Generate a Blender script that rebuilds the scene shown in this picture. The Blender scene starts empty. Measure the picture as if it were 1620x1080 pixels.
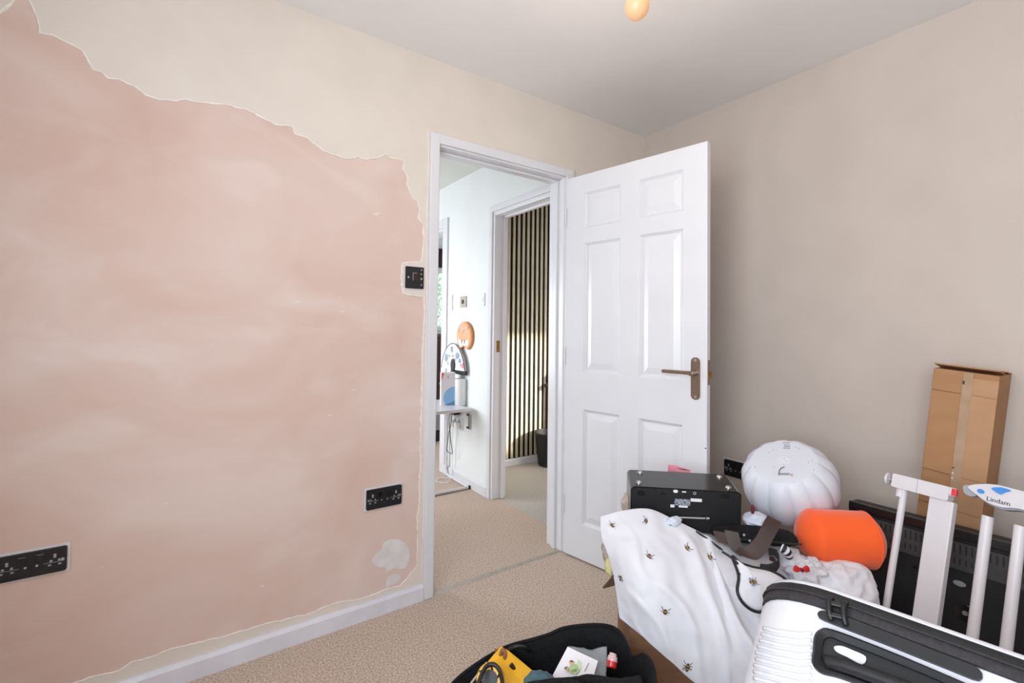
import bpy, bmesh, math, random
from mathutils import Vector, Matrix, noise
from mathutils.bvhtree import BVHTree
from mathutils.geometry import tessellate_polygon

sc = bpy.context.scene
COL = sc.collection
V = Vector
# ------------------------------------------------------------------ camera
F_PX, YAW, PIT, ROL, CY_PX, CAM_H = 744.07, 0.609421, 0.022861, 0.0116324, 503.886, 1.18
_f = V((math.sin(YAW)*math.cos(PIT), math.cos(YAW)*math.cos(PIT), math.sin(PIT)))
_r0 = V((math.cos(YAW), -math.sin(YAW), 0)); _u0 = _r0.cross(_f)
RT = _r0*math.cos(ROL) + _u0*math.sin(ROL); UP = -_r0*math.sin(ROL) + _u0*math.cos(ROL); FW = _f
CAM = V((0, 0, CAM_H))
cd = bpy.data.cameras.new('camera'); cam = bpy.data.objects.new('camera', cd); COL.objects.link(cam)
m = Matrix((RT, UP, -FW)).transposed().to_4x4(); m.translation = CAM
cam.matrix_world = m
cd.sensor_width = 36; cd.sensor_fit = 'HORIZONTAL'; cd.lens = F_PX/1620*36
cd.shift_y = -(540-CY_PX)/1620; cd.clip_start = 0.02
sc.camera = cam
# ------------------------------------------------------------------ world, sun, window light, added far room fill, exposure
def lin(c):
    def g(v):
        v = v/255.0
        return v/12.92 if v <= 0.04045 else ((v+0.055)/1.055)**2.4
    return (g(c[0]), g(c[1]), g(c[2]), 1.0)
w = bpy.data.worlds.new('sky'); sc.world = w; w.use_nodes = True
w.node_tree.nodes['Background'].inputs[0].default_value = lin((214, 230, 250))
w.node_tree.nodes['Background'].inputs[1].default_value = 1.6
def sun(name, direction, strength, angle, color):
    l = bpy.data.lights.new(name, 'SUN'); l.energy = strength; l.angle = angle; l.color = color
    o = bpy.data.objects.new(name, l); COL.objects.link(o)
    o.rotation_euler = V(direction).to_track_quat('-Z', 'Y').to_euler(); return o
def area(name, loc, direction, sx, sy, power, color):
    l = bpy.data.lights.new(name, 'AREA'); l.shape = 'RECTANGLE'; l.size = sx; l.size_y = sy
    l.energy = power; l.color = color
    o = bpy.data.objects.new(name, l); COL.objects.link(o); o.location = loc
    o.rotation_euler = V(direction).to_track_quat('-Z', 'Y').to_euler(); return o
sun('sunlight', (-0.58, 0.76, -0.30), 13.0, 0.06, (1.0, 0.94, 0.84))
area('window_daylight', (-0.788, -0.15, 1.47), (1, 0.0, 0.04), 1.8, 1.2, 46, (0.84, 0.93, 1.0))
area('hall_daylight', (0.092, 3.85, 1.12), (1, -0.15, -0.2), 1.1, 1.0, 31, (0.95, 0.97, 1.0))
area('study_daylight', (3.35, 2.022, 1.15), (-0.1, 1, -0.1), 0.9, 0.9, 6, (1.0, 0.97, 0.92))
area('far_room_fill', (4.09, 4.1, 1.4), (-1, 0, 0), 0.8, 1.0, 12, (0.96, 0.98, 1.0))  # added fill lamp for the far room; the wall behind it has no window
sc.view_settings.view_transform = 'Standard'; sc.view_settings.look = 'None'
sc.view_settings.exposure = 0.25; sc.view_settings.gamma = 1.0; sc.view_settings.use_curve_mapping = False
sc.cycles.use_denoising = True

# ------------------------------------------------------------------ picking helpers (pixels of the 1620x1080 frame)
def ray(x, y): return RT*((x-810)/F_PX) - UP*((y-CY_PX)/F_PX) + FW
def at(x, y, dep): return CAM + ray(x, y)*dep
def onz(x, y, z=0.0): d = ray(x, y); return CAM + d*((z-CAM_H)/d.z)
def ony(x, y, Y): d = ray(x, y); return CAM + d*(Y/d.y)
def onx(x, y, X): d = ray(x, y); return CAM + d*(X/d.x)
def onplane(x, y, p, n): d = ray(x, y); return CAM + d*((p-CAM).dot(n)/d.dot(n))

# ------------------------------------------------------------------ materials
MATS = {}
def mat(name, c, rough=0.6, metal=0.0, noise_=None, bump=None, spec=0.5, emit=None, trans=0.0, alpha=1.0, c2=None, coat=0.0, sheen=0.0, ramp=(0.35, 0.65), detail=4.0, stretch=None):
    if name in MATS: return MATS[name]
    M = bpy.data.materials.new(name); M.use_nodes = True; nt = M.node_tree; b = nt.nodes['Principled BSDF']
    b.inputs['Base Color'].default_value = lin(c); b.inputs['Roughness'].default_value = rough
    b.inputs['Metallic'].default_value = metal; b.inputs['Specular IOR Level'].default_value = spec
    b.inputs['Transmission Weight'].default_value = trans; b.inputs['Alpha'].default_value = alpha
    b.inputs['Coat Weight'].default_value = coat; b.inputs['Sheen Weight'].default_value = sheen
    if emit: b.inputs['Emission Color'].default_value = lin(emit[0]); b.inputs['Emission Strength'].default_value = emit[1]
    tc = nt.nodes.new('ShaderNodeTexCoord'); src = tc.outputs['Object']
    if stretch:
        mp = nt.nodes.new('ShaderNodeMapping'); mp.inputs['Scale'].default_value = stretch
        nt.links.new(src, mp.inputs['Vector']); src = mp.outputs['Vector']
    if noise_:
        n = nt.nodes.new('ShaderNodeTexNoise'); n.inputs['Scale'].default_value = noise_; n.inputs['Detail'].default_value = detail
        nt.links.new(src, n.inputs['Vector'])
        r = nt.nodes.new('ShaderNodeValToRGB'); r.color_ramp.elements[0].position = ramp[0]; r.color_ramp.elements[1].position = ramp[1]
        r.color_ramp.elements[0].color = lin(c); r.color_ramp.elements[1].color = lin(c2 or c)
        nt.links.new(n.outputs['Fac'], r.inputs['Fac']); nt.links.new(r.outputs['Color'], b.inputs['Base Color'])
    if bump:
        n2 = nt.nodes.new('ShaderNodeTexNoise'); n2.inputs['Scale'].default_value = bump[0]; n2.inputs['Detail'].default_value = 3
        nt.links.new(src, n2.inputs['Vector'])
        bp = nt.nodes.new('ShaderNodeBump'); bp.inputs['Strength'].default_value = bump[1]; bp.inputs['Distance'].default_value = bump[2] if len(bump) > 2 else 0.003
        nt.links.new(n2.outputs['Fac'], bp.inputs['Height']); nt.links.new(bp.outputs['Normal'], b.inputs['Normal'])
    MATS[name] = M; return M

def plaster_material():
    M = bpy.data.materials.new('bare plaster'); M.use_nodes = True; nt = M.node_tree; b = nt.nodes['Principled BSDF']
    b.inputs['Roughness'].default_value = 0.8; b.inputs['Specular IOR Level'].default_value = 0.2
    tc = nt.nodes.new('ShaderNodeTexCoord')
    def nz(scale, detail, st=(1, 1, 1), dist=0.0):
        mp = nt.nodes.new('ShaderNodeMapping'); mp.inputs['Scale'].default_value = st
        n = nt.nodes.new('ShaderNodeTexNoise'); n.inputs['Scale'].default_value = scale; n.inputs['Detail'].default_value = detail; n.inputs['Distortion'].default_value = dist
        nt.links.new(tc.outputs['Object'], mp.inputs['Vector']); nt.links.new(mp.outputs['Vector'], n.inputs['Vector']); return n.outputs['Fac']
    def ramp(f, p0, p1, c0, c1):
        r = nt.nodes.new('ShaderNodeValToRGB'); r.color_ramp.elements[0].position = p0; r.color_ramp.elements[1].position = p1
        r.color_ramp.elements[0].color = c0; r.color_ramp.elements[1].color = c1; nt.links.new(f, r.inputs['Fac']); return r.outputs['Color']
    def mix(a, bb, f):
        x = nt.nodes.new('ShaderNodeMix'); x.data_type = 'RGBA'
        nt.links.new(f, x.inputs['Factor']); nt.links.new(a, x.inputs[6]); nt.links.new(bb, x.inputs[7]); return x.outputs[2]
    base = ramp(nz(1.7, 7, (1, 1, 1.5), 0.7), 0.32, 0.68, lin((211, 181, 168)), lin((222, 202, 194)))
    W = ramp(nz(3.1, 8, (0.7, 1, 1.2), 1.2), 0.54, 0.76, (0, 0, 0, 1), (0.42, 0.42, 0.42, 1))
    pale = nt.nodes.new('ShaderNodeRGB'); pale.outputs[0].default_value = lin((231, 219, 215))
    c = mix(base, pale.outputs[0], W)
    S = ramp(nz(26, 2, (0.5, 1, 1.5)), 0.735, 0.75, (0, 0, 0, 1), (0.6, 0.6, 0.6, 1))
    c = mix(c, pale.outputs[0], S)
    nt.links.new(c, b.inputs['Base Color'])
    bp = nt.nodes.new('ShaderNodeBump'); bp.inputs['Strength'].default_value = 0.12; bp.inputs['Distance'].default_value = 0.004
    nt.links.new(nz(9, 5, (0.6, 1, 1.3)), bp.inputs['Height']); nt.links.new(bp.outputs['Normal'], b.inputs['Normal'])
    return M
M_PLASTER = plaster_material()
M_PAINT = mat('beige paint', (221, 211, 201), 0.75, noise_=7, c2=(225, 215, 205), bump=(240, 0.06), spec=0.25)
M_PAINTB = mat('shaded beige paint', (200, 187, 177), 0.75, noise_=5, c2=(204, 191, 181), bump=(240, 0.06), spec=0.25)  # left wall's paint again, darkened to put the right wall's shade into the colour
M_TORN = mat('torn paper edge', (246, 238, 232), 0.8, noise_=60, c2=(232, 222, 215))
M_FILL = mat('filler', (226, 222, 220), 0.85, noise_=20, c2=(214, 210, 210))
M_CEIL = mat('ceiling paint', (242, 239, 238), 0.85, noise_=3, c2=(239, 236, 235), spec=0.2)
M_HALL = mat('hall white paint', (232, 236, 236), 0.7, noise_=4, c2=(228, 232, 232), spec=0.25)
M_GLOSS = mat('white gloss paint', (224, 224, 228), 0.28, noise_=5, c2=(221, 221, 225), spec=0.5)
M_SKIRT = mat('white skirting paint', (226, 226, 234), 0.4, noise_=8, c2=(214, 213, 222))
M_CARPET = mat('beige carpet', (164, 141, 125), 0.95, noise_=150, c2=(228, 211, 196), bump=(140, 0.9, 0.006), spec=0.1, ramp=(0.3, 0.7), detail=3)
M_CARPETG = mat('grey carpet', (160, 154, 147), 0.95, noise_=150, c2=(218, 213, 206), bump=(140, 0.8, 0.006), spec=0.1, ramp=(0.3, 0.7), detail=3)
M_STRIP = mat('threshold metal', (176, 168, 158), 0.45, metal=0.5, noise_=30, c2=(190, 182, 172))
M_BLACK = mat('black plastic', (22, 22, 25), 0.45, noise_=40, c2=(28, 28, 31))
M_BLACKG = mat('gloss black', (14, 14, 16), 0.3, noise_=12, c2=(20, 20, 22), coat=0.4)
M_BLACKP = mat('matt black plastic', (17, 17, 19), 0.6, noise_=220, c2=(24, 24, 27), bump=(500, 0.15))
M_CHROME = mat('chrome', (205, 205, 208), 0.12, metal=1.0, noise_=20, c2=(195, 195, 198))
M_NICKEL = mat('brushed nickel', (158, 138, 124), 0.34, metal=0.9, noise_=60, c2=(150, 130, 116))
M_BRASS = mat('brass', (180, 150, 90), 0.3, metal=1.0, noise_=50, c2=(150, 120, 70))
M_SCREW = mat('screw steel', (215, 215, 215), 0.3, metal=0.8, noise_=90, c2=(190, 190, 190))
M_CARD = mat('cardboard', (166, 122, 84), 0.85, noise_=9, c2=(171, 128, 90), bump=(160, 0.08), stretch=(1, 1, 3))
M_CARDD = mat('brown kraft card', (128, 92, 66), 0.85, noise_=14, c2=(140, 102, 74), bump=(160, 0.08), stretch=(1, 1, 3))
M_TAPE = mat('clear parcel tape', (202, 172, 142), 0.18, noise_=18, c2=(190, 158, 126), alpha=0.7, coat=0.6)
M_WHITEF = mat('white cotton', (226, 225, 231), 0.9, noise_=9, c2=(220, 219, 226), bump=(30, 0.12, 0.004), spec=0.15, sheen=0.2)
M_GREYF = mat('pale grey jersey', (214, 211, 216), 0.92, noise_=14, c2=(200, 198, 205), bump=(35, 0.25, 0.006), spec=0.1)
M_BLUEF = mat('pale blue cotton', (196, 206, 226), 0.9, noise_=16, c2=(222, 226, 236), bump=(35, 0.2, 0.005), spec=0.1)
M_BEIGEF = mat('beige knit', (190, 178, 168), 0.95, noise_=60, c2=(168, 155, 146), bump=(120, 0.6, 0.006), spec=0.1)
M_ORANGE = mat('orange stretch fabric', (250, 92, 22), 0.75, noise_=6, c2=(252, 97, 26), bump=(25, 0.08, 0.004), sheen=0.3)
M_PUMP = mat('white ceramic', (216, 217, 226), 0.38, noise_=3, c2=(212, 213, 222), spec=0.4)
M_LEATH = mat('brown leather', (54, 34, 29), 0.55, noise_=25, c2=(64, 41, 35), bump=(90, 0.15))
M_LEATHD = mat('dark leather', (58, 48, 44), 0.5, noise_=25, c2=(70, 60, 55), bump=(90, 0.15))
M_CANVAS = mat('black canvas', (15, 15, 17), 0.85, noise_=120, c2=(25, 25, 28), bump=(180, 0.5, 0.004), spec=0.25)
M_WGATE = mat('white powder coat', (212, 207, 209), 0.4, noise_=5, c2=(208, 203, 206))
M_GREYP = mat('grey plastic', (150, 154, 160), 0.45, noise_=9, c2=(158, 162, 168))
M_BLUEP = mat('blue plastic', (58, 132, 206), 0.4, noise_=9, c2=(66, 140, 212))
M_REDP = mat('red plastic', (214, 46, 60), 0.35, noise_=9, c2=(222, 56, 68))
M_WCASE = mat('white polypropylene', (224, 223, 228), 0.3, noise_=4, c2=(220, 219, 225), spec=0.5)
M_ZIP = mat('zip tape', (40, 37, 40), 0.7, noise_=200, c2=(54, 50, 53), bump=(300, 0.4))
M_PAPER = mat('white paper', (236, 232, 236), 0.7, noise_=6, c2=(230, 226, 231))
M_PINK = mat('pink card', (238, 150, 165), 0.7, noise_=8, c2=(232, 140, 156))
M_YEL = mat('yellow plastic', (244, 184, 30), 0.4, noise_=10, c2=(236, 174, 24))
M_SLAT = mat('oak slat', (192, 176, 150), 0.6, noise_=14, c2=(212, 198, 172), stretch=(6, 6, 0.6), bump=(60, 0.1))
M_FELT = mat('black felt', (6, 5, 5), 0.95, noise_=60, c2=(9, 8, 8))
M_DWOOD = mat('dark brown wood', (52, 30, 26), 0.45, noise_=10, c2=(70, 42, 34), stretch=(4, 4, 0.6))
M_LEAF = mat('leaf green', (92, 138, 84), 0.6, noise_=6, c2=(170, 200, 150))
M_BARK = mat('bark', (90, 74, 60), 0.9, noise_=14, c2=(70, 56, 46))
M_GLASS = mat('window glass', (255, 255, 255), 0.02, trans=1.0, noise_=2, c2=(250, 253, 253), alpha=0.25)
M_CLEAR = mat('clear polythene', (214, 220, 224), 0.15, noise_=12, c2=(190, 196, 200), alpha=0.32, coat=0.5)
M_RED = mat('red cloth', (196, 30, 36), 0.8, noise_=30, c2=(212, 40, 46))
M_MAROON = mat('maroon cloth', (96, 26, 40), 0.8, noise_=30, c2=(110, 32, 46))
M_TEAL = mat('teal cloth', (84, 116, 124), 0.8, noise_=30, c2=(64, 92, 100))
M_INK = mat('dark ink', (46, 44, 50), 0.7, noise_=40, c2=(58, 56, 62))
M_GOLD = mat('gold embroidery', (176, 132, 58), 0.7, noise_=200, c2=(150, 104, 40))
M_LBLUE = mat('light blue print', (140, 190, 232), 0.5, noise_=9, c2=(150, 198, 238))
M_MBLUE = mat('mid blue print', (96, 146, 192), 0.5, noise_=9, c2=(104, 154, 198))
M_CORAL = mat('coral print', (238, 120, 92), 0.6, noise_=9, c2=(242, 130, 102))
M_PEACH = mat('peach painted wood', (238, 178, 138), 0.6, noise_=12, c2=(232, 168, 126))
M_PEACHD = mat('orange painted wood', (222, 148, 82), 0.6, noise_=12, c2=(214, 138, 72))
M_GBLUE = mat('grey blue print', (126, 146, 166), 0.7, noise_=20, c2=(150, 168, 184))
M_SAGE = mat('sage green print', (150, 186, 130), 0.7, noise_=20, c2=(176, 204, 150))
M_SKIN = mat('skin tone print', (226, 176, 152), 0.7, noise_=20, c2=(220, 168, 144))
M_LABEL = mat('silver label', (170, 176, 184), 0.5, noise_=160, c2=(90, 96, 104), ramp=(0.45, 0.55))
M_BULB = mat('lit bulb glass', (206, 172, 136), 0.4, noise_=8, c2=(200, 164, 128), emit=((255, 190, 128), 0.34))
M_HAZEL = mat('tan leather tip', (150, 96, 66), 0.6, noise_=30, c2=(130, 80, 54))
M_REDL = mat('red liquid plastic', (190, 36, 38), 0.2, noise_=12, c2=(206, 46, 46), coat=0.5)
M_PKCLR = mat('clear pinkish cap', (226, 186, 188), 0.15, noise_=12, c2=(236, 200, 202), alpha=0.8, coat=0.5)
M_VENT = mat('dark grey vent plastic', (62, 60, 61), 0.55, noise_=30, c2=(70, 68, 69))
M_SILL = mat('upvc white', (238, 240, 240), 0.3, noise_=5, c2=(234, 236, 236))
M_BLIND = mat('dark brown blind', (40, 26, 24), 0.8, noise_=50, c2=(50, 34, 30))

# ------------------------------------------------------------------ mesh helpers
class MB:
    def __init__(s): s.v = []; s.f = []; s.mi = []; s.cur = 0
    def add(s, vs, fs):
        o = len(s.v); s.v += [V(x) for x in vs]
        for f in fs: s.f.append([i+o for i in f]); s.mi.append(s.cur)
        return s
    def box(s, lo, hi, M=None):
        x0, y0, z0 = lo; x1, y1, z1 = hi
        vs = [V(p) for p in ((x0,y0,z0),(x1,y0,z0),(x1,y1,z0),(x0,y1,z0),(x0,y0,z1),(x1,y0,z1),(x1,y1,z1),(x0,y1,z1))]
        if M: vs = [M @ p for p in vs]
        return s.add(vs, [(0,3,2,1),(4,5,6,7),(0,1,5,4),(1,2,6,5),(2,3,7,6),(3,0,4,7)])
    def prism(s, pts, h0, h1, M=None):
        "pts 2-D outline (counter-clockwise), extruded along local z"
        n = len(pts); vs = [V((p[0], p[1], h0)) for p in pts] + [V((p[0], p[1], h1)) for p in pts]
        if M: vs = [M @ p for p in vs]
        tri = tessellate_polygon([[V((p[0], p[1], 0)) for p in pts]])
        fs = [(a, c, b) for a, b, c in tri] + [(a+n, b+n, c+n) for a, b, c in tri] + [(i, (i+1) % n, (i+1) % n+n, i+n) for i in range(n)]
        return s.add(vs, fs)
    def tube(s, path, r, n=10, closed=False, flat=None):
        path = [V(p) for p in path]; N = len(path); rs = r if isinstance(r, (list, tuple)) else [r]*N
        prev = None; rings = []
        for i in range(N):
            a = path[(i-1) % N] if (closed or i > 0) else path[i]; b = path[(i+1) % N] if (closed or i < N-1) else path[i]
            t = (b-a).normalized()
            if prev is None:
                ref = V((0, 0, 1)) if abs(t.z) < 0.9 else V((1, 0, 0)); nx = t.cross(ref).normalized()
            else: nx = (prev - t*prev.dot(t)).normalized()
            prev = nx; ny = t.cross(nx)
            rings.append([path[i] + nx*(rs[i]*math.cos(2*math.pi*k/n)) + ny*(rs[i]*math.sin(2*math.pi*k/n)) for k in range(n)])
        vs = [p for q in rings for p in q]; fs = []
        for i in range(N if closed else N-1):
            j = (i+1) % N
            for k in range(n): fs.append((i*n+k, i*n+(k+1) % n, j*n+(k+1) % n, j*n+k))
        if not closed: fs += [tuple(reversed(range(n))), tuple((N-1)*n+k for k in range(n))]
        return s.add(vs, fs)
    def lathe(s, prof, n=24, M=None, cap=True):
        vs = [V((r*math.cos(2*math.pi*k/n), r*math.sin(2*math.pi*k/n), z)) for r, z in prof for k in range(n)]
        if M: vs = [M @ p for p in vs]
        fs = [(i*n+k, i*n+(k+1) % n, (i+1)*n+(k+1) % n, (i+1)*n+k) for i in range(len(prof)-1) for k in range(n)]
        if cap: fs += [tuple(reversed(range(n))), tuple((len(prof)-1)*n+k for k in range(n))]
        return s.add(vs, fs)
    def grid(s, P, cu=False, cv=False):
        R, Cn = len(P), len(P[0]); vs = [p for row in P for p in row]; fs = []
        for i in range(R if cu else R-1):
            for j in range(Cn if cv else Cn-1):
                fs.append((i*Cn+j, i*Cn+(j+1) % Cn, ((i+1) % R)*Cn+(j+1) % Cn, ((i+1) % R)*Cn+j))
        return s.add(vs, fs)
    def obj(s, name, mats, parent=None, smooth=False, bevel=0, solid=0, subsurf=0, angle=40, seg=2):
        me = bpy.data.meshes.new(name); me.from_pydata([tuple(p) for p in s.v], [], s.f)
        for mm in (mats if isinstance(mats, (list, tuple)) else [mats]): me.materials.append(mm)
        me.polygons.foreach_set('material_index', s.mi)
        bm = bmesh.new(); bm.from_mesh(me); bmesh.ops.recalc_face_normals(bm, faces=bm.faces); bm.to_mesh(me); bm.free()
        if smooth:
            me.polygons.foreach_set('use_smooth', [True]*len(me.polygons))
            if smooth == 'auto': me.set_sharp_from_angle(angle=math.radians(angle))
        o = bpy.data.objects.new(name, me); COL.objects.link(o)
        if parent:
            o.parent = parent
            if parent.type == 'EMPTY': o.matrix_parent_inverse = Matrix.Translation(-parent.location)
        if solid:
            md = o.modifiers.new('thickness', 'SOLIDIFY'); md.thickness = solid; md.offset = -1
        if bevel:
            md = o.modifiers.new('rounded edges', 'BEVEL'); md.width = bevel; md.segments = seg; md.limit_method = 'ANGLE'; md.angle_limit = math.radians(35)
        if subsurf:
            md = o.modifiers.new('smoothing', 'SUBSURF'); md.levels = subsurf; md.render_levels = subsurf
        return o
def tag(o, label, cat, group=None, kind=None):
    o['label'] = label
    if cat: o['category'] = cat
    if group: o['group'] = group
    if kind: o['kind'] = kind
    return o
def thing(name, loc, label, cat, group=None, kind=None):
    o = bpy.data.objects.new(name, None); o.empty_display_size = 0.05; COL.objects.link(o); o.location = loc
    return tag(o, label, cat, group, kind)
def frame(o, x, y, z=None):
    x = V(x).normalized(); y = V(y); y = (y - x*y.dot(x)).normalized(); z = x.cross(y)
    M = Matrix((x, y, z)).transposed().to_4x4(); M.translation = V(o); return M
def struct(o): o['kind'] = 'structure'; return o
def rrect(x0, y0, x1, y1, r, n=5):
    out = []
    for cx, cy, a0 in ((x1-r, y0+r, -90), (x1-r, y1-r, 0), (x0+r, y1-r, 90), (x0+r, y0+r, 180)):
        for k in range(n+1):
            a = math.radians(a0+90*k/n); out.append((cx+r*math.cos(a), cy+r*math.sin(a)))
    return out
def circ(cx, cy, r, n=20, ry=None): return [(cx+r*math.cos(2*math.pi*k/n), cy+(ry or r)*math.sin(2*math.pi*k/n)) for k in range(n)]
def spline(pts, per=8, closed=False):
    pts = [V(p) for p in pts]; n = len(pts); out = []
    for i in range(n if closed else n-1):
        if closed: a, b, c, d = pts[i-1], pts[i], pts[(i+1) % n], pts[(i+2) % n]
        else: a, b, c, d = pts[max(i-1, 0)], pts[i], pts[i+1], pts[min(i+2, n-1)]
        for k in range(per):
            t = k/per; out.append(0.5*((2*b)+(c-a)*t+(2*a-5*b+4*c-d)*t*t+(3*b-a-3*c+d)*t**3))
    if not closed: out.append(pts[-1])
    return out
def net(rows, pu=6, pv=6):
    "Catmull-Rom surface through a net of control points"
    cols = [spline(r, pv) for r in rows]; T = list(zip(*cols)); T = [spline(list(c), pu) for c in T]
    return [list(r) for r in zip(*T)]

# ------------------------------------------------------------------ room shell
YA, XB, ZC = 1.922, 2.335, 2.391          # left wall plane, right wall plane, ceiling
XW, YBK = -0.78, -1.40                     # window wall and wall behind the camera
YA2 = YA+0.115                             # hall face of the left wall
DX0, DX1, DZ = 0.934, 1.674, 2.002         # door opening
XH, XH2 = 1.78, 1.885                      # hall wall with the inner doorway
YS = 3.372                                 # felt backing of slatted wall
b = MB(); b.box((XW-0.1, YA+0.002, 0), (DX0-0.03, YA2, ZC)).box((DX1+0.03, YA+0.002, 0), (XB+0.1, YA2, ZC)).box((DX0-0.03, YA+0.002, DZ+0.03), (DX1+0.03, YA2, ZC))
wall_left = struct(b.obj('wall_left', M_PLASTER))
# painted lining still on the wall, with its torn outline
BPX = [(50,0),(55,20),(61.7,36.7),(63,51.7),(83,55),(97,63),(117,72),(130,80),(138,93),(147,110),(162,115),(170,123),(187,125),(210,135),(230,150),(250,157),(280,160),(293,157),(307,161),(357,165),(390,173),(407,182),(433,196),(462,200),(467,212),(487,218),(491,222),(511,238),(544,250),(555.5,251),(565.5,248),(575.5,252),(598,250),(606.7,246.7),(611,242),(615.5,250),(633,252),(639.5,254.4),(638,266.7),(645.5,281),(644,291),(652,311),(661,319),(664.5,333),(662,344.4),(670,355.5),(671,375.5),(669,402),(666,414),(637,416),(635,440),(638,464),(650,467),(671,469),(672,500),(668,560),(667,640),(665,700),(665.5,742),(664,749),(663,804),(660,818),(661,844),(660,884),(659,896),(646.7,911),(633,926.7),(613,931),(584,943),(562,949),(540,951),(510,961),(496,968),(481.5,973),(470,974),(448,981),(424,985.6),(400,992.6),(350,1008),(300,1019),(270,1026),(239,1039),(208,1047),(187,1061),(150,1069),(100,1086),(40,1106),(-80,1143)]
rnd = random.Random(4)
def jag(pts, amp):
    out = []
    for i in range(len(pts)-1):
        a, c = V(pts[i]), V(pts[i+1]); L = (c-a).length; n = max(1, int(L/0.012)); nn = V((-(c-a).y, (c-a).x)).normalized()
        for k in range(n):
            q = a.lerp(c, k/n)
            out.append(q + (nn*rnd.uniform(-amp, amp) if 0 < k else V((0, 0))))
    out.append(V(pts[-1])); return out
bw = [(p.x, p.z) for p in (ony(x, y, YA) for x, y in BPX)]
bw[0] = (bw[0][0]-0.005, bw[0][1]); bw = [(bw[0][0]-0.02, ZC)] + bw
bj = jag(bw, 0.0018)
bj = [p for p in bj if p.y > 0.066]
poly = [(p.x, p.y) for p in bj] + [(bj[-1].x, 0.064), (DX0-0.03, 0.064), (DX0-0.03, ZC)]
SA = Matrix(((1,0,0,0),(0,0,-1,YA+0.0025),(0,1,0,0),(0,0,0,1)))    # local (x, z) -> wall plane, +local z towards the room
b = MB(); b.prism(poly, 0, 0.0025, SA); b.prism([(DX0-0.03, DZ+0.03), (XB, DZ+0.03), (XB, ZC), (DX0-0.03, ZC)], 0, 0.0025, SA); b.prism([(DX1+0.03, 0), (XB, 0), (XB, DZ+0.03), (DX1+0.03, DZ+0.03)], 0, 0.0025, SA)
tl = [(p.x, p.z) for p in (ony(x, y, YA) for x, y in ((-30, 34), (0, 18), (10, 12), (18, 5), (22, 0)))]
tl = jag(tl + [(tl[-1][0]+0.02, ZC)], 0.0015); b.prism([(p.x, p.y) for p in tl] + [(tl[0].x-0.5, ZC), (tl[0].x-0.5, tl[0].y)], 0, 0.0025, SA)
b.obj('paint_layer', M_PAINT, wall_left)
def ribbon(line, wid):
    b = MB(); P = []
    for i, p in enumerate(line):
        a, c = line[max(i-1, 0)], line[min(i+1, len(line)-1)]; t = (c-a).normalized(); n = V((-t.y, t.x))
        ww = wid*(0.55+0.9*abs(noise.noise(V((p.x*31, p.y*31, 1)))))
        P.append([SA @ V((p.x+n.x*ww, p.y+n.y*ww, 0.001)), SA @ V((p.x+n.x*ww*0.5, p.y+n.y*ww*0.5, 0.0042)), SA @ V((p.x-n.x*ww*0.5, p.y-n.y*ww*0.5, 0.0042)), SA @ V((p.x-n.x*ww, p.y-n.y*ww, 0.001))])
    return b.grid(P)
nsw = next(i for i, p in enumerate(bj) if p.y < 0.30)
ribbon(bj[:nsw], 0.0042).obj('torn_edge', M_TORN, wall_left); ribbon(tl, 0.006).obj('torn_edge', M_TORN, wall_left)
ribbon(bj[nsw:], 0.0026).obj('torn_edge', M_TORN, wall_left)
ribbon([V((p.x, p.z)) for p in (ony(x, y, YA) for x, y in ((677.5, 205), (678.5, 260), (676.5, 320), (675.5, 380), (676, 470), (674.5, 560), (673, 650), (671.5, 760), (669, 860), (668, 915)))], 0.0035).obj('caulk_bead', M_TORN, wall_left)
pt = [V((p.x, p.z)) for p in (ony(x, y, YA) for x, y in ((589,890),(593,878),(604,869),(608,858),(622,853),(636,856),(646,866),(648,880),(643,897),(632,900),(622,899),(612,905),(609,897),(600,897)))]
MB().prism([(p.x, p.y) for p in spline(pt, 4, True)], -0.001, 0.0015, SA).obj('filler_patch', M_FILL, wall_left)
pt = [V((p.x, p.z)) for p in (ony(x, y, YA) for x, y in ((614,912),(624,908),(634,911),(630,921),(618,926),(611,929)))]
MB().prism([(p.x, p.y) for p in spline(pt, 4, True)], -0.001, 0.0012, SA).obj('filler_patch', M_FILL, wall_left)

struct(MB().box((XB, YBK-0.1, 0), (XB+0.1, YA+0.002, ZC)).obj('wall_right', M_PAINTB))
struct(MB().box((XW-0.1, YBK-0.1, 0), (XB, YBK, ZC)).obj('wall_back', M_PAINTB))
b = MB(); WY0, WY1, WZ0, WZ1 = -1.10, 0.80, 0.85, 2.10
b.box((XW-0.1, YBK, 0), (XW, YA+0.002, WZ0)).box((XW-0.1, YBK, WZ1), (XW, YA+0.002, ZC)).box((XW-0.1, YBK, WZ0), (XW, WY0, WZ1)).box((XW-0.1, WY1, WZ0), (XW, YA+0.002, WZ1))
struct(b.obj('wall_front', M_PAINTB))
def window(name, M, wd, ht, panes, label):
    "M: local x along the wall, y up, z out of the room"
    r = struct(thing(name, M.translation, label, 'window')); fr = 0.05; b = MB()
    b.box((0, 0, 0), (wd, fr, 0.06), M).box((0, ht-fr, 0), (wd, ht, 0.06), M).box((0, fr, 0), (fr, ht-fr, 0.06), M).box((wd-fr, fr, 0), (wd, ht-fr, 0.06), M)
    pw = (wd-2*fr)/panes
    for k in range(1, panes): b.box((fr+pw*k-0.025, fr, 0), (fr+pw*k+0.025, ht-fr, 0.06), M)
    b.obj('window_frame', M_SILL, r, bevel=0.004)
    for k in range(panes): MB().box((fr+pw*k+0.02, fr-0.005, 0.028), (fr+pw*(k+1)-0.02, ht-fr+0.005, 0.032), M).obj('pane', M_GLASS, r)
    MB().box((-0.04, -0.03, -0.11), (wd+0.04, 0, 0.05), M).obj('window_sill', M_SILL, r, bevel=0.004); return r
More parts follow.
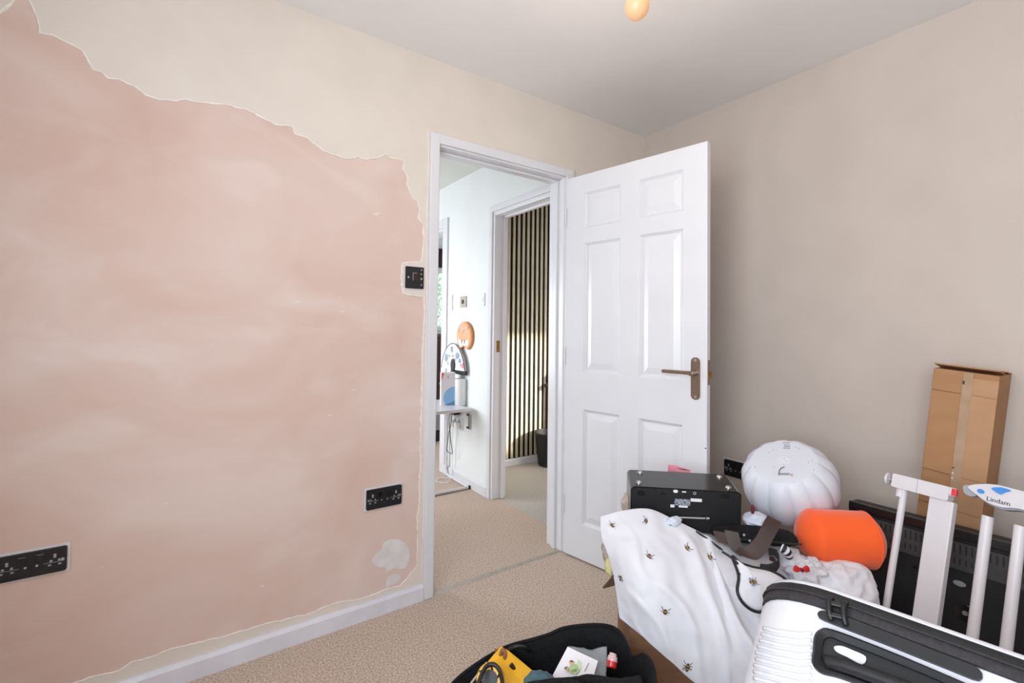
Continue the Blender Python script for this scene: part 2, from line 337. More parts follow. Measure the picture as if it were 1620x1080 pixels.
window('window_1', frame((XW-0.02, WY0, WZ0), (0, 1, 0), (0, 0, 1)) @ Matrix.Scale(-1, 4, (0, 0, 1)), WY1-WY0, WZ1-WZ0, 3, 'white framed window lighting the bedroom')
CB = MB().box((XW-0.1, YBK-0.1, ZC), (XB+0.1, YA2, ZC+0.1)); ceiling = struct(CB.obj('ceiling', M_CEIL))
struct(MB().box((XW-0.1, YBK-0.1, -0.1), (XB+0.1, YA+0.02, 0)).obj('floor', M_CARPET))
# skirting
def skirting(name, a, c, inward, h=0.068, t=0.016, mt=None):
    a, c = V(a), V(c); M = frame(a, c-a, (0, 0, 1)); L = (c-a).length
    sgn = 1 if M.col[2].to_3d().dot(V(inward)) > 0 else -1
    M = frame(a, inward, (0, 0, 1)); 
    pr = [(0, 0), (t, 0), (t, h-0.012), (t*0.55, h), (0, h)]; b = MB()
    d = c-a; vs = [M @ V((p[0], p[1], 0)) for p in pr] + [M @ V((p[0], p[1], 0)) + d for p in pr]
    b.add(vs, [tuple(range(5)), tuple(range(9, 4, -1))] + [(i, (i+1) % 5, (i+1) % 5+5, i+5) for i in range(5)])
    return struct(b.obj(name, mt or M_SKIRT))
skirting('baseboard_left', (XW, YA, 0), (0.8805, YA, 0), (0, -1, 0))
skirting('baseboard_corner', (1.735, YA, 0), (XB, YA, 0), (0, -1, 0))
skirting('baseboard_right', (XB, YBK, 0), (XB, YA, 0), (-1, 0, 0))
skirting('baseboard_back', (XW, YBK, 0), (XB, YBK, 0), (0, 1, 0))
skirting('baseboard_front', (XW, YBK, 0), (XW, YA, 0), (1, 0, 0))
# door casing: architrave, lining, stop
tr = struct(thing('trim_1', (DX0, YA, 0), 'white door casing around the bedroom doorway', 'door frame'))
AO = 0.052
def arch(x0, x1, z0, z1, yf, yb): return MB().box((x0, min(yf, yb), z0), (x1, max(yf, yb), z1))
for nm, q in (('architrave', arch(DX0-AO, DX0-0.008, 0, DZ+AO, YA-0.018, YA+0.002)), ('architrave', arch(DX1+0.008, DX1+AO+0.01, 0, DZ+AO, YA-0.018, YA+0.002)), ('architrave', arch(DX0-0.008, DX1+0.008, DZ+0.008, DZ+AO, YA-0.018, YA+0.002)),
              ('lining', arch(DX0-0.03, DX0, 0, DZ+0.03, YA-0.004, YA2+0.004)), ('lining', arch(DX1, DX1+0.03, 0, DZ+0.03, YA-0.004, YA2+0.004)), ('lining', arch(DX0, DX1, DZ, DZ+0.03, YA-0.004, YA2+0.004)),
              ('door_stop', arch(DX0, DX0+0.012, 0, DZ, YA+0.042, YA+0.072)), ('door_stop', arch(DX1-0.012, DX1, 0, DZ, YA+0.042, YA+0.072)), ('door_stop', arch(DX0+0.012, DX1-0.012, DZ-0.012, DZ, YA+0.042, YA+0.072))):
    q.obj(nm, M_GLOSS, tr, bevel=0.004)
for nm, q in (('architrave', arch(DX0-AO, DX0-0.008, 0, DZ+AO, YA2, YA2+0.016)), ('architrave', arch(DX0-AO, XH, DZ+0.008, DZ+AO, YA2, YA2+0.016))): q.obj(nm, M_GLOSS, tr, bevel=0.004)
struct(MB().prism([(0, 0), (0.03, 0), (0.022, 0.006), (0.008, 0.006)], 0, DX1-DX0, frame((DX0, YA-0.004, 0.0), (0, 1, 0), (0, 0, 1))).obj('trim_2', M_STRIP))
# ------------------------------------------------------------------ hall, study, far room
HX0, HY1 = 0.1, 5.2
MB_ = MB().box((HX0-0.1, YA+0.02, -0.1), (XH+0.05, HY1, 0)); struct(MB_.obj('floor_hall', M_CARPET))
struct(MB().box((XH+0.05, YA2-0.05, -0.1), (4.2, 3.45, 0.0)).obj('floor_study', M_CARPETG))
struct(MB().box((XH+0.05, 3.45, -0.1), (4.2, 5.3, 0)).obj('floor_far', M_CARPET))
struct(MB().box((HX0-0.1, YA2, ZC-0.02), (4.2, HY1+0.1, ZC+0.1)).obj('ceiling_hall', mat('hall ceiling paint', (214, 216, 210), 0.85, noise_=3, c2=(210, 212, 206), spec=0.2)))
b = MB(); IY0, IY1, IZ = 2.06, 2.782, 2.0; FY0, FY1 = 3.565, 4.35
b.box((XH, YA2, 0), (XH2, IY0, ZC)).box((XH, IY1, 0), (XH2, FY0, ZC)).box((XH, IY0, IZ), (XH2, IY1, ZC)).box((XH, FY0, 2.02), (XH2, FY1, ZC)).box((XH, FY1, 0), (XH2, HY1, ZC))
wall_hall = struct(b.obj('wall_hall', M_HALL))
b = MB(); b.box((HX0-0.1, YA2, 0), (HX0, 3.3, ZC)).box((HX0-0.1, 4.5, 0), (HX0, HY1, ZC)).box((HX0-0.1, 3.3, 0), (HX0, 4.5, 0.6)).box((HX0-0.1, 3.3, 2.15), (HX0, 4.5, ZC))
struct(b.obj('wall_hall_window', M_HALL)); struct(MB().box((HX0, HY1, 0), (XH, HY1+0.1, ZC)).obj('wall_hall_end', M_HALL))
window('window_2', frame((HX0-0.02, 3.3, 0.6), (0, 1, 0), (0, 0, 1)) @ Matrix.Scale(-1, 4, (0, 0, 1)), 1.2, 1.55, 2, 'white framed window at the side of the hall')
t2 = struct(thing('trim_3', (XH, IY1, 0), 'white door casing around the slatted room doorway', 'door frame'))
for nm, q in (('architrave', MB().box((XH-0.015, IY1+0.006, 0), (XH+0.001, IY1+0.046, IZ+0.046))), ('architrave', MB().box((XH-0.015, YA2+0.017, IZ+0.006), (XH+0.001, IY1+0.006, IZ+0.046))),
              ('lining', MB().box((XH-0.004, IY1-0.018, 0), (XH2+0.004, IY1+0.004, IZ))), ('lining', MB().box((XH-0.004, IY0, IZ-0.022), (XH2+0.004, IY1-0.018, IZ+0.004))), ('door_stop', MB().box((XH+0.06, IY1-0.03, 0), (XH+0.09, IY1-0.018, IZ-0.022))), ('door_stop', MB().box((XH+0.06, IY0, IZ-0.034), (XH+0.09, IY1-0.03, IZ-0.022)))):
    q.obj(nm, M_GLOSS, t2, bevel=0.003)
MB().box((XH+0.02, IY1-0.0205, 1.02), (XH+0.045, IY1-0.018, 1.10)).box((XH+0.026, IY1-0.0215, 1.04), (XH+0.039, IY1-0.0205, 1.08)).obj('strike_plate', M_BRASS, t2)
t4 = struct(thing('trim_4', (XH, FY0, 0), 'white door casing of the far doorway in the hall', 'door frame'))
for nm, q in (('architrave', MB().box((XH-0.015, FY0-0.09, 0), (XH+0.001, FY0-0.005, 2.10))), ('architrave', MB().box((XH-0.015, FY0-0.005, 2.025), (XH+0.001, FY1+0.09, 2.10))), ('lining', MB().box((XH-0.004, FY0-0.004, 0), (XH2+0.004, FY0+0.012, 2.02))), ('lining', MB().box((XH-0.004, FY0+0.012, 2.0), (XH2+0.004, FY1, 2.024)))):
    q.obj(nm, M_GLOSS, t4, bevel=0.003)
skirting('baseboard_hall', (XH, IY1+0.046, 0), (XH, FY0-0.09, 0), (-1, 0, 0), h=0.075, mt=M_GLOSS)
struct(MB().prism([(0, 0), (0.03, 0), (0.022, 0.005), (0.008, 0.005)], 0, IY1-IY0, frame((XH+0.065, IY1, 0.0), (-1, 0, 0), (0, 0, 1))).obj('trim_5', M_STRIP))
# study behind: slatted wall, window to the right (out of sight) that lets the sun in
b = MB(); b.box((XH2, YS, 0), (4.2, YS+0.07, ZC)); wall_slat = struct(b.obj('wall_slatted', M_FELT))
sl = MB().box((-0.0125, -0.009, 0.062), (0.0125, 0, ZC-0.03)).obj('slat', M_SLAT, wall_slat, bevel=0.0015, seg=1)
k = 0; x = 1.90
while x < 3.6:
    o = sl if k == 0 else sl.copy()
    if k: COL.objects.link(o); o.parent = wall_slat
    o.location = (x, YS, 0); x += 0.0516; k += 1
skirting('baseboard_study', (XH2, YS-0.009, 0), (4.1, YS-0.009, 0), (0, -1, 0), h=0.06, t=0.014, mt=M_GLOSS)
b = MB(); b.box((XB+0.1, YA2-0.1, 0), (2.85, YA2, ZC)).box((3.85, YA2-0.1, 0), (4.2, YA2, ZC)).box((2.85, YA2-0.1, 0), (3.85, YA2, 0.62)).box((2.85, YA2-0.1, 1.72), (3.85, YA2, ZC)); struct(b.obj('wall_study_window', M_HALL))
struct(MB().box((4.1, YA2, 0), (4.2, 5.3, ZC)).obj('wall_study_end', M_HALL))
window('window_3', frame((2.85, YA2-0.03, 0.62), (1, 0, 0), (0, 0, 1)), 1.0, 1.10, 1, 'white framed window of the slatted room')
# far room, seen in a sliver past the hall wall
YF = 4.78
struct(MB().box((XH2, YS+0.07, 0), (4.1, YS+0.09, ZC)).obj('wall_far_side', M_HALL))
b = MB(); b.box((XH2, YF, 0), (4.1, YF+0.1, 1.15)).box((XH2, YF, 1.86), (4.1, YF+0.1, ZC)).box((XH2, YF, 1.15), (2.0, YF+0.1, 1.86)).box((3.1, YF, 1.15), (4.1, YF+0.1, 1.86)); struct(b.obj('wall_far', M_HALL))
window('window_4', frame((2.0, YF+0.03, 1.15), (1, 0, 0), (0, 0, 1)) @ Matrix.Scale(-1, 4, (0, 0, 1)) , 1.1, 0.71, 2, 'narrow view of a white framed window in the far room')
# ------------------------------------------------------------------ bedroom door (six panels), standing open
HG, TP = V((1.671, 1.892, 0)), V((1.805, 1.152, 0))
DM = frame(HG, TP-HG, (0, 0, 1))          # local x along the leaf, y up, z towards the camera side
if DM.col[2].to_3d().dot(V((-1, 0, 0))) < 0: DM = DM @ Matrix.Scale(-1, 4, (0, 0, 1))
door = struct(thing('door_1', HG, 'white six-panel door standing open into the bedroom', 'door'))
DW, DHT, DTH = 0.752, 1.990, 0.035
PAN = [(0.116, 1.715, 0.327, 1.893), (0.437, 1.708, 0.645, 1.888), (0.118, 0.968, 0.329, 1.629), (0.433, 0.967, 0.645, 1.628), (0.116, 0.190, 0.331, 0.769), (0.433, 0.190, 0.646, 0.776)]
b = MB()   # stiles and rails: leaf minus panel openings
xs = [0, 0.117, 0.329, 0.434, 0.645, DW]; zs = [0.008, 0.190, 0.772, 0.967, 1.629, 1.711, 1.891, DHT]
for i in range(5):
    for j in range(7):
        if i in (1, 3) and j in (1, 3, 5): continue
        b.box((xs[i], zs[j], -DTH), (xs[i+1], zs[j+1], 0), DM)
leafo = b.obj('leaf', M_GLOSS, door)
bm = bmesh.new(); bm.from_mesh(leafo.data); bmesh.ops.remove_doubles(bm, verts=bm.verts, dist=1e-5)
seen = {}
for f in list(bm.faces):
    key = tuple(sorted(v.index for v in f.verts)); seen.setdefault(key, []).append(f)
bmesh.ops.delete(bm, geom=[f for fl in seen.values() if len(fl) > 1 for f in fl], context='FACES')
bmesh.ops.dissolve_limit(bm, angle_limit=0.01, verts=bm.verts, edges=bm.edges); bmesh.ops.recalc_face_normals(bm, faces=bm.faces)
bm.to_mesh(leafo.data); bm.free()
md = leafo.modifiers.new('eased edges', 'BEVEL'); md.width = 0.003; md.segments = 2; md.limit_method = 'ANGLE'
for i in (1, 3):
    for j in (1, 3, 5):
        x0, x1, z0, z1 = xs[i], xs[i+1], zs[j], zs[j+1]; b = MB()
        def ring(d, h): return [DM @ V(p) for p in ((x0+d, z0+d, h), (x1-d, z0+d, h), (x1-d, z1-d, h), (x0+d, z1-d, h))]
        rings = [ring(0, -0.003), ring(0.010, -0.012), ring(0.016, -0.012), ring(0.044, -0.004), ring(0.048, -0.004)]
        vs = [p for r in rings for p in r]; fs = [(q*4+e, q*4+(e+1) % 4, q*4+4+(e+1) % 4, q*4+4+e) for q in range(4) for e in range(4)] + [(16, 17, 18, 19)]
        back = ring(0, -DTH+0.005); vs += back; fs += [(20, 23, 22, 21)] + [(e, 20+e, 20+(e+1) % 4, (e+1) % 4) for e in range(4)]
        b.add(vs, fs).obj('panel', M_GLOSS, door)
hp = MB().prism(rrect(0.684, 0.890, 0.724, 1.070, 0.0195, 6), 0, 0.004, DM).obj('handle_plate', M_NICKEL, door, bevel=0.001, seg=1)
b = MB().prism(circ(0.704, 1.004, 0.011), 0.004, 0.05, DM); b.obj('spindle_boss', M_NICKEL, hp, smooth='auto')
b = MB().box((0.572, 0.998, 0.040), (0.714, 1.013, 0.052), DM); b.obj('lever', M_NICKEL, hp, bevel=0.004)
for zz in (0.902, 1.058): MB().prism(circ(0.704, zz, 0.0055, 12), 0.004, 0.0055, DM).obj('screw', M_SCREW, hp)
lp = MB().box((DW, 0.955, -0.029), (DW+0.0015, 1.060, -0.007), DM).obj('latch_plate', M_NICKEL, door)
MB().prism([(DW, 0.985), (DW+0.010, 0.985), (DW+0.010, 1.012), (DW, 1.012)], -0.024, -0.012, DM).obj('latch', M_BRASS, lp)
MB().prism(circ(0.747, 0.692, 0.003, 8), 0, 0.0008, DM).obj('paint_chip', M_INK, door)
for zz in (0.22, 1.0, 1.74):
    MB().tube([DM @ V((-0.004, zz, 0.001)), DM @ V((-0.004, zz+0.09, 0.001))], 0.005, 8).obj('hinge', M_GLOSS, door, smooth='auto')

# ------------------------------------------------------------------ sockets and switches
def wall_frame_left(x, z): return frame((x, YA, z), (1, 0, 0), (0, 0, 1))      # z -> -Y, into the room
def double_socket(name, M, W, Hh, label, loc):
    r = thing(name, loc, label, 'socket', 'black double sockets')
    MB().box((-0.007, -0.006, -0.001), (W+0.007, Hh+0.007, 0.0015), M).obj('filler_surround', M_FILL, r)
    MB().prism(rrect(0, 0, W, Hh, 0.006), 0.0, 0.009, M).obj('faceplate', M_BLACK, r, bevel=0.0015)
    for cx in (W*0.25, W*0.75):
        d = -1 if cx < W/2 else 1
        MB().box((W/2+d*W*0.13-0.009, Hh*0.58, 0.009), (W/2+d*W*0.13+0.009, Hh*0.86, 0.0125), M).obj('rocker', M_BLACKG, r, bevel=0.001)
        MB().box((cx-0.003+d*0.012, Hh*0.60, 0.009), (cx+0.003+d*0.012, Hh*0.76, 0.0094), M).obj('pin_slot', M_GREYP, r)
        for q in (-0.011, 0.011): MB().box((cx+q-0.0035+d*0.012, Hh*0.30, 0.009), (cx+q+0.0035+d*0.012, Hh*0.36, 0.0094), M).obj('pin_slot', M_GREYP, r)
        MB().box((cx-0.022+d*0.01, Hh*0.42, 0.009), (cx+0.022+d*0.01, Hh*0.435, 0.0096), M).obj('shutter_line', M_GREYP, r)
        for q in (-0.008, 0.010): MB().prism(circ(cx+q+d*0.012, Hh*0.5, 0.0032, 10), 0.009, 0.0105, M).obj('terminal', M_SCREW, r)
    for cx in (0.008, W-0.008): MB().prism(circ(cx, Hh*0.5, 0.004, 12), 0.009, 0.0112, M).obj('screw', M_SCREW, r)
    for cx in (W/2-0.012, W/2+0.012): MB().prism(circ(cx, Hh*0.42, 0.0032, 10), 0.009, 0.0105, M).obj('terminal', M_SCREW, r)
    return r
p0 = ony(578.5, 807, YA); p1 = ony(634.5, 765, YA)
double_socket('double_socket', wall_frame_left(p0.x, p0.z), p1.x-p0.x, p1.z-p0.z, 'black double socket on pink plaster nearest the doorway', (p0.x, YA, p0.z))
p1 = ony(107, 861, YA); p0 = ony(107, 899, YA)
double_socket('double_socket', wall_frame_left(p1.x-0.150, p0.z), 0.150, p1.z-p0.z, 'black double socket on pink plaster at the photo\'s left edge', (p1.x-0.15, YA, p0.z))
pB = onx(1147, 725, XB)
r = double_socket('double_socket', frame((XB, pB.y, pB.z-0.082), (0, -1, 0), (0, 0, 1)), 0.148, 0.082, 'black double socket on the beige wall behind the radio', (XB, pB.y-0.148, pB.z-0.082))
ps = ony(640.5, 455.5, YA); pe = ony(669.5, 423.5, YA)
sw = thing('light_switch', (ps.x, YA, ps.z), 'black single light switch on the plaster beside the doorway', 'switch')
M = wall_frame_left(ps.x, ps.z); W = pe.x-ps.x; Hh = pe.z-ps.z
MB().box((-0.006, -0.007, -0.001), (W+0.004, Hh+0.005, 0.0012), M).obj('filler_surround', M_FILL, sw)
MB().prism(rrect(0, 0, W, Hh, 0.004), 0, 0.008, M).obj('faceplate', M_BLACK, sw, bevel=0.0015)
MB().box((W*0.40, Hh*0.36, 0.008), (W*0.64, Hh*0.70, 0.011), M).obj('rocker', M_DWOOD, sw, bevel=0.001)
b = MB(); b.box((W*0.38, Hh*0.36, 0.008), (W*0.40, Hh*0.70, 0.0108), M).box((W*0.38, Hh*0.70, 0.008), (W*0.62, Hh*0.72, 0.0108), M).obj('rocker_surround', M_GREYP, sw)
for cx, cz, rr in ((0.14, 0.5, 0.0042), (0.86, 0.46, 0.0045), (0.85, 0.68, 0.003), (0.86, 0.88, 0.003), (0.86, 0.18, 0.003)): MB().prism(circ(W*cx, Hh*cz, rr, 10), 0.008, 0.0105, M).obj('screw', M_SCREW, sw)

# ------------------------------------------------------------------ pendant bulb
pb = at(1008, 31, 1.22); bl = thing('pendant_bulb', (pb.x, pb.y, ZC), 'lit warm bulb hanging from the bedroom ceiling', 'light bulb')
TB = Matrix.Translation(pb)
prof = [(0.0005, 0)] + [(0.031*math.sin(a), 0.036-0.036*math.cos(a)) for a in [math.radians(q) for q in range(12, 121, 12)]] + [(0.020, 0.072), (0.0155, 0.086), (0.0135, 0.096)]
bo = MB().lathe(prof, 28, TB).obj('bulb_glass', M_BULB, bl, smooth=True)
MB().lathe([(0.0135, 0.094), (0.0145, 0.096), (0.0145, 0.118), (0.018, 0.120), (0.018, 0.150), (0.008, 0.158)], 20, TB).obj('lamp_holder', M_SILL, bl, smooth='auto')
MB().tube([TB @ V((0, 0, 0.15)), V((pb.x, pb.y, ZC-0.03))], 0.0035, 8).obj('flex', M_SILL, bl)
MB().lathe([(0.008, ZC-0.05), (0.030, ZC-0.040), (0.038, ZC-0.005), (0.038, ZC)], 24, Matrix.Translation((pb.x, pb.y, 0))).obj('ceiling_rose', M_SILL, bl, smooth='auto')
ll = bpy.data.lights.new('bulb_light', 'POINT'); ll.energy = 9; ll.color = (1.0, 0.80, 0.60); ll.shadow_soft_size = 0.052
lo = bpy.data.objects.new('bulb_light', ll); COL.objects.link(lo); lo.location = pb + V((0, 0, 0.04))
bo.visible_shadow = True

# ------------------------------------------------------------------ hall objects
def hp(x, y): p = onx(x, y, XH); return p
HM = lambda y, z: frame((XH, y, z), (0, -1, 0), (0, 0, 1))      # local x to the right along the hall wall, z -> -X
def plate(name, px0, px1, label, cat, mt, extra=None):
    a, c = hp(*px0), hp(*px1); M = HM(a.y, c.z); W, Hh = a.y-c.y, a.z-c.z
    r = thing(name, (XH, a.y-W/2, c.z), label, cat)
    MB().prism(rrect(0, 0, W, Hh, 0.005), 0, 0.009, M).obj('faceplate', mt, r, bevel=0.0015)
    MB().box((W*0.36, Hh*0.32, 0.009), (W*0.64, Hh*0.68, 0.013), M).obj('rocker', extra or mt, r, bevel=0.001)
    return r
plate('wall_switch', (710.5, 467), (716.5, 491), 'white switch plate beside the far doorway in the hall', 'switch', M_SILL)
plate('wall_switch', (729.5, 469), (738.5, 486), 'metal switch plate with dark rocker above the orange plaque', 'switch', M_STRIP, M_BLACK)
plate('wall_switch', (764, 464), (767.5, 484), 'slim white switch plate nearest the slatted room doorway', 'switch', M_SILL)
# round orange plaque
a = hp(738, 532); M = HM(a.y, a.z); pq = thing('wall_plaque', (XH, a.y, a.z), 'round orange plaque with pale pattern on hall wall', 'plaque')
disc = [(0.118*math.cos(t), 0.112*math.sin(t)) for t in [math.radians(q) for q in range(-62, 243, 8)]] + [(-0.03, -0.085), (0.0, -0.075), (0.03, -0.085)]
MB().prism(disc, 0.004, 0.022, M).obj('board', M_PEACHD, pq, bevel=0.003)
MB().prism([(p[0]*0.9-0.008, p[1]*0.94) for p in disc], 0.022, 0.0235, M).obj('painted_face', M_PEACH, pq)
MB().prism([(p[0], p[1]) for p in spline([V((x, y)) for x, y in ((-0.085, -0.02), (-0.03, -0.035), (0.03, -0.03), (0.07, -0.03), (0.06, -0.075), (0.0, -0.064), (-0.06, -0.085))], 4, True)], 0.0235, 0.0245, M).obj('pale_patch', M_PAPER, pq)
for x0 in (-0.03, 0.014): MB().prism(circ(x0, -0.040, 0.006, 10, 0.016), 0.0245, 0.0252, M).obj('dark_mark', M_INK, pq)
rr = random.Random(2)
for q in range(7):
    cx = -0.075+0.024*q; cz = 0.045+0.018*math.sin(q*1.3)
    MB().tube([M @ V((cx+0.010*math.cos(u), cz+0.014*math.sin(u*1.5), 0.0238)) for u in [z*0.6 for z in range(9)]], 0.0018, 5).obj('pattern_stroke', M_PAPER if q % 3 else M_GBLUE, pq)
# arched picture panel
a = hp(705, 581); c = hp(742, 586); W = a.y-c.y; M = HM(a.y, a.z); Hh = hp(724, 543).z-a.z
fp = thing('arched_panel', (XH, a.y-W/2, a.z), 'arched white panel with black rim and grey prints in hall', 'wall art')
arc = [(0, 0), (W, 0)] + [(W/2+W/2*math.cos(t)*(1-0.12*math.sin(t)), Hh*math.sin(t)) for t in [math.radians(q) for q in range(8, 173, 8)]]
MB().prism(arc, 0.026, 0.038, M).obj('panel', M_PAPER, fp)
MB().tube([M @ V((p[0], p[1], 0.038)) for p in arc[1:]+arc[:1]], 0.0035, 6).obj('rim', M_BLACK, fp, smooth='auto')
MB().box((W*0.40, -0.030, 0.016), (W, 0.0, 0.034), M).obj('base_bar', M_BLACK, fp)
MB().prism(circ(W*0.53, 0.035, 0.035, 16, 0.05), 0.038, 0.046, M).obj('dark_cone', M_INK, fp, bevel=0.003)
for cx, cz, rx, rz in ((0.46, 0.76, 0.020, 0.028), (0.22, 0.42, 0.030, 0.035), (0.70, 0.55, 0.034, 0.026), (0.80, 0.36, 0.022, 0.018)):
    MB().prism([(p[0], p[1]) for p in circ(W*cx, Hh*cz, rx, 9, rz)], 0.038, 0.039, M).obj('printed_picture', M_GBLUE, fp)
for cx, cz in ((0.36, 0.5), (0.52, 0.52), (0.62, 0.40), (0.30, 0.2), (0.86, 0.2)):
    MB().tube([M @ V((W*cx-0.02+0.01*u, Hh*cz+0.012*math.sin(u*2.1), 0.0385)) for u in range(5)], 0.002, 5).obj('printed_line', M_INK, fp)
MB().prism([(W*0.88, 0.02), (W*0.98, 0.02), (W*0.97, 0.07), (W*0.9, 0.06)], 0.038, 0.039, M).obj('pink_print', M_PINK, fp)
# small C-shaped side table
TZ = 0.60
st = thing('side_table', (1.58, 3.2, 0), 'small white C-shaped side table against the hall wall', 'table')
MB().prism(rrect(1.37, 3.0, 1.745, 3.5, 0.012, 4), TZ-0.022, TZ, None).obj('table_top', M_GLOSS, st, bevel=0.003)
pth = [V((1.755, 3.10, TZ-0.03)), V((1.755, 3.38, TZ-0.03)), V((1.755, 3.41, TZ-0.06)), V((1.755, 3.41, 0.06)), V((1.755, 3.395, 0.022)), V((1.755, 3.36, 0.012)), V((1.755, 3.06, 0.012)), V((1.745, 3.045, 0.012)), V((1.46, 3.045, 0.012)), V((1.43, 3.06, 0.012)), V((1.425, 3.10, 0.012)), V((1.425, 3.42, 0.012))]
MB().tube(pth, 0.011, 10).obj('tube_frame', M_GLOSS, st, smooth=True)
MB().tube([V((1.757, 3.052, 0.012)), V((1.770, 3.040, 0.012))], 0.0125, 10).obj('end_cap', M_BLACK, st)
p = onz(728, 640, TZ); rt_ = thing('router', (p.x, p.y, TZ), 'white cylindrical router on the hall side table', 'router')
T = Matrix.Translation((p.x, p.y, TZ)); MB().lathe([(0.044, 0.0), (0.047, 0.004), (0.047, 0.196), (0.044, 0.200), (0.038, 0.200)], 32, T).obj('body', M_SILL, rt_, smooth='auto')
MB().lathe([(0.001, 0.198), (0.037, 0.198), (0.040, 0.2005)], 32, T, cap=False).obj('vent_top', M_BLACK, rt_, smooth='auto')
p = onz(709, 641, TZ); M = frame((p.x, p.y, TZ), (0.93, -0.36, 0), (0, 0, 1))
if M.col[2].to_3d().y > 0: M = M @ Matrix.Scale(-1, 4, (0, 0, 1))
bx = thing('product_box', (p.x, p.y, TZ), 'white carton with blue ball picture beside the hall router', 'box')
MB().box((-0.055, 0, -0.09), (0.050, 0.245, 0), M).obj('carton', M_PAPER, bx, bevel=0.001)
MB().prism([(-0.026+0.001, 0.0), (0.05, 0.0), (0.05, 0.138)] + [(0.048+0.085*math.cos(t), 0.055+0.085*math.sin(t)) for t in [math.radians(q) for q in range(95, 222, 8)]], 0, 0.0012, M).obj('blue_print', M_LBLUE, bx)
MB().prism([(-0.012, 0.0), (0.05, 0.0), (0.05, 0.040), (0.02, 0.022), (-0.012, 0.012)], 0.0012, 0.002, M).obj('blue_shade_print', M_MBLUE, bx)
MB().prism([(-0.055, 0.245), (-0.055, 0.19), (-0.043, 0.21), (-0.032, 0.245)], 0, 0.0012, M).obj('coral_print', M_CORAL, bx)
MB().tube([M @ V((0.0+0.006*math.cos(t), 0.212+0.008*math.sin(t), 0.0005)) for t in [math.radians(q) for q in range(50, 320, 30)]], 0.0016, 5).obj('logo', M_INK, bx)
# socket, plugs and cables under the table
M = HM(3.34, 0.40); so = thing('double_socket', (XH, 3.24, 0.40), 'white double socket under the hall side table', 'socket')
MB().prism(rrect(0, 0, 0.15, 0.088, 0.006), 0, 0.010, M).obj('faceplate', M_SILL, so, bevel=0.0015)
for q in (0.04, 0.11): MB().box((q-0.012, 0.06, 0.010), (q+0.012, 0.078, 0.0125), M).obj('rocker', M_GREYP, so)
pl = thing('plug', (XH-0.03, 3.30, 0.42), 'white plug in the hall socket nearer the far doorway', 'plug'); MB().box((0.018, 0.01, 0.010), (0.062, 0.06, 0.045), M).obj('plug_body', M_SILL, pl, bevel=0.006)
MB().tube(spline([M @ V(q) for q in ((0.04, 0.012, 0.03), (0.035, -0.06, 0.03), (0.03, -0.25, 0.025), (0.02, -0.37, 0.02), (0.06, -0.385, 0.05), (0.10, -0.392, 0.12), (0.02, -0.393, 0.16), (-0.03, -0.393, 0.10), (0.03, -0.392, 0.04))], 6), 0.003, 6).obj('cord', M_SILL, pl, smooth=True)
pl = thing('plug', (XH-0.03, 3.23, 0.42), 'white plug in the hall socket nearer the slatted room', 'plug'); MB().box((0.088, 0.01, 0.010), (0.132, 0.06, 0.05), M).obj('plug_body', M_SILL, pl, bevel=0.006)
ad = thing('power_adapter', (XH-0.04, 3.30, 0.5), 'black power adapter tucked under the hall side table', 'adapter')
MB().box((0.0, 0.115, 0.01), (0.12, 0.155, 0.06), M).obj('adapter_body', M_BLACK, ad, bevel=0.004)
MB().tube(spline([M @ V(q) for q in ((0.02, 0.115, 0.05), (0.03, 0.05, 0.06), (0.055, -0.05, 0.06), (0.09, -0.16, 0.06), (0.085, -0.185, 0.06), (0.03, -0.185, 0.06), (0.0, -0.175, 0.06), (0.01, -0.12, 0.06), (0.045, -0.02, 0.065), (0.07, 0.06, 0.06), (0.06, 0.115, 0.05))], 8), 0.0028, 6).obj('cable', M_INK, ad, smooth=True)
br = thing('wall_bracket', (XH, 3.08, 0.44), 'dark metal bracket on the hall wall below the table edge', 'bracket')
M2 = HM(3.12, 0.43); MB().box((0.03, 0.0, 0.0), (0.045, 0.11, 0.012), M2).box((0.0, 0.095, 0.0), (0.03, 0.11, 0.012), M2).box((0.0, 0.0, 0.0), (0.03, 0.014, 0.012), M2).obj('bracket_arm', M_BLACK, br, bevel=0.002)
MB().box((0.046, 0.0, 0.0), (0.054, 0.11, 0.014), M2).obj('bracket_face', M_CHROME, br)

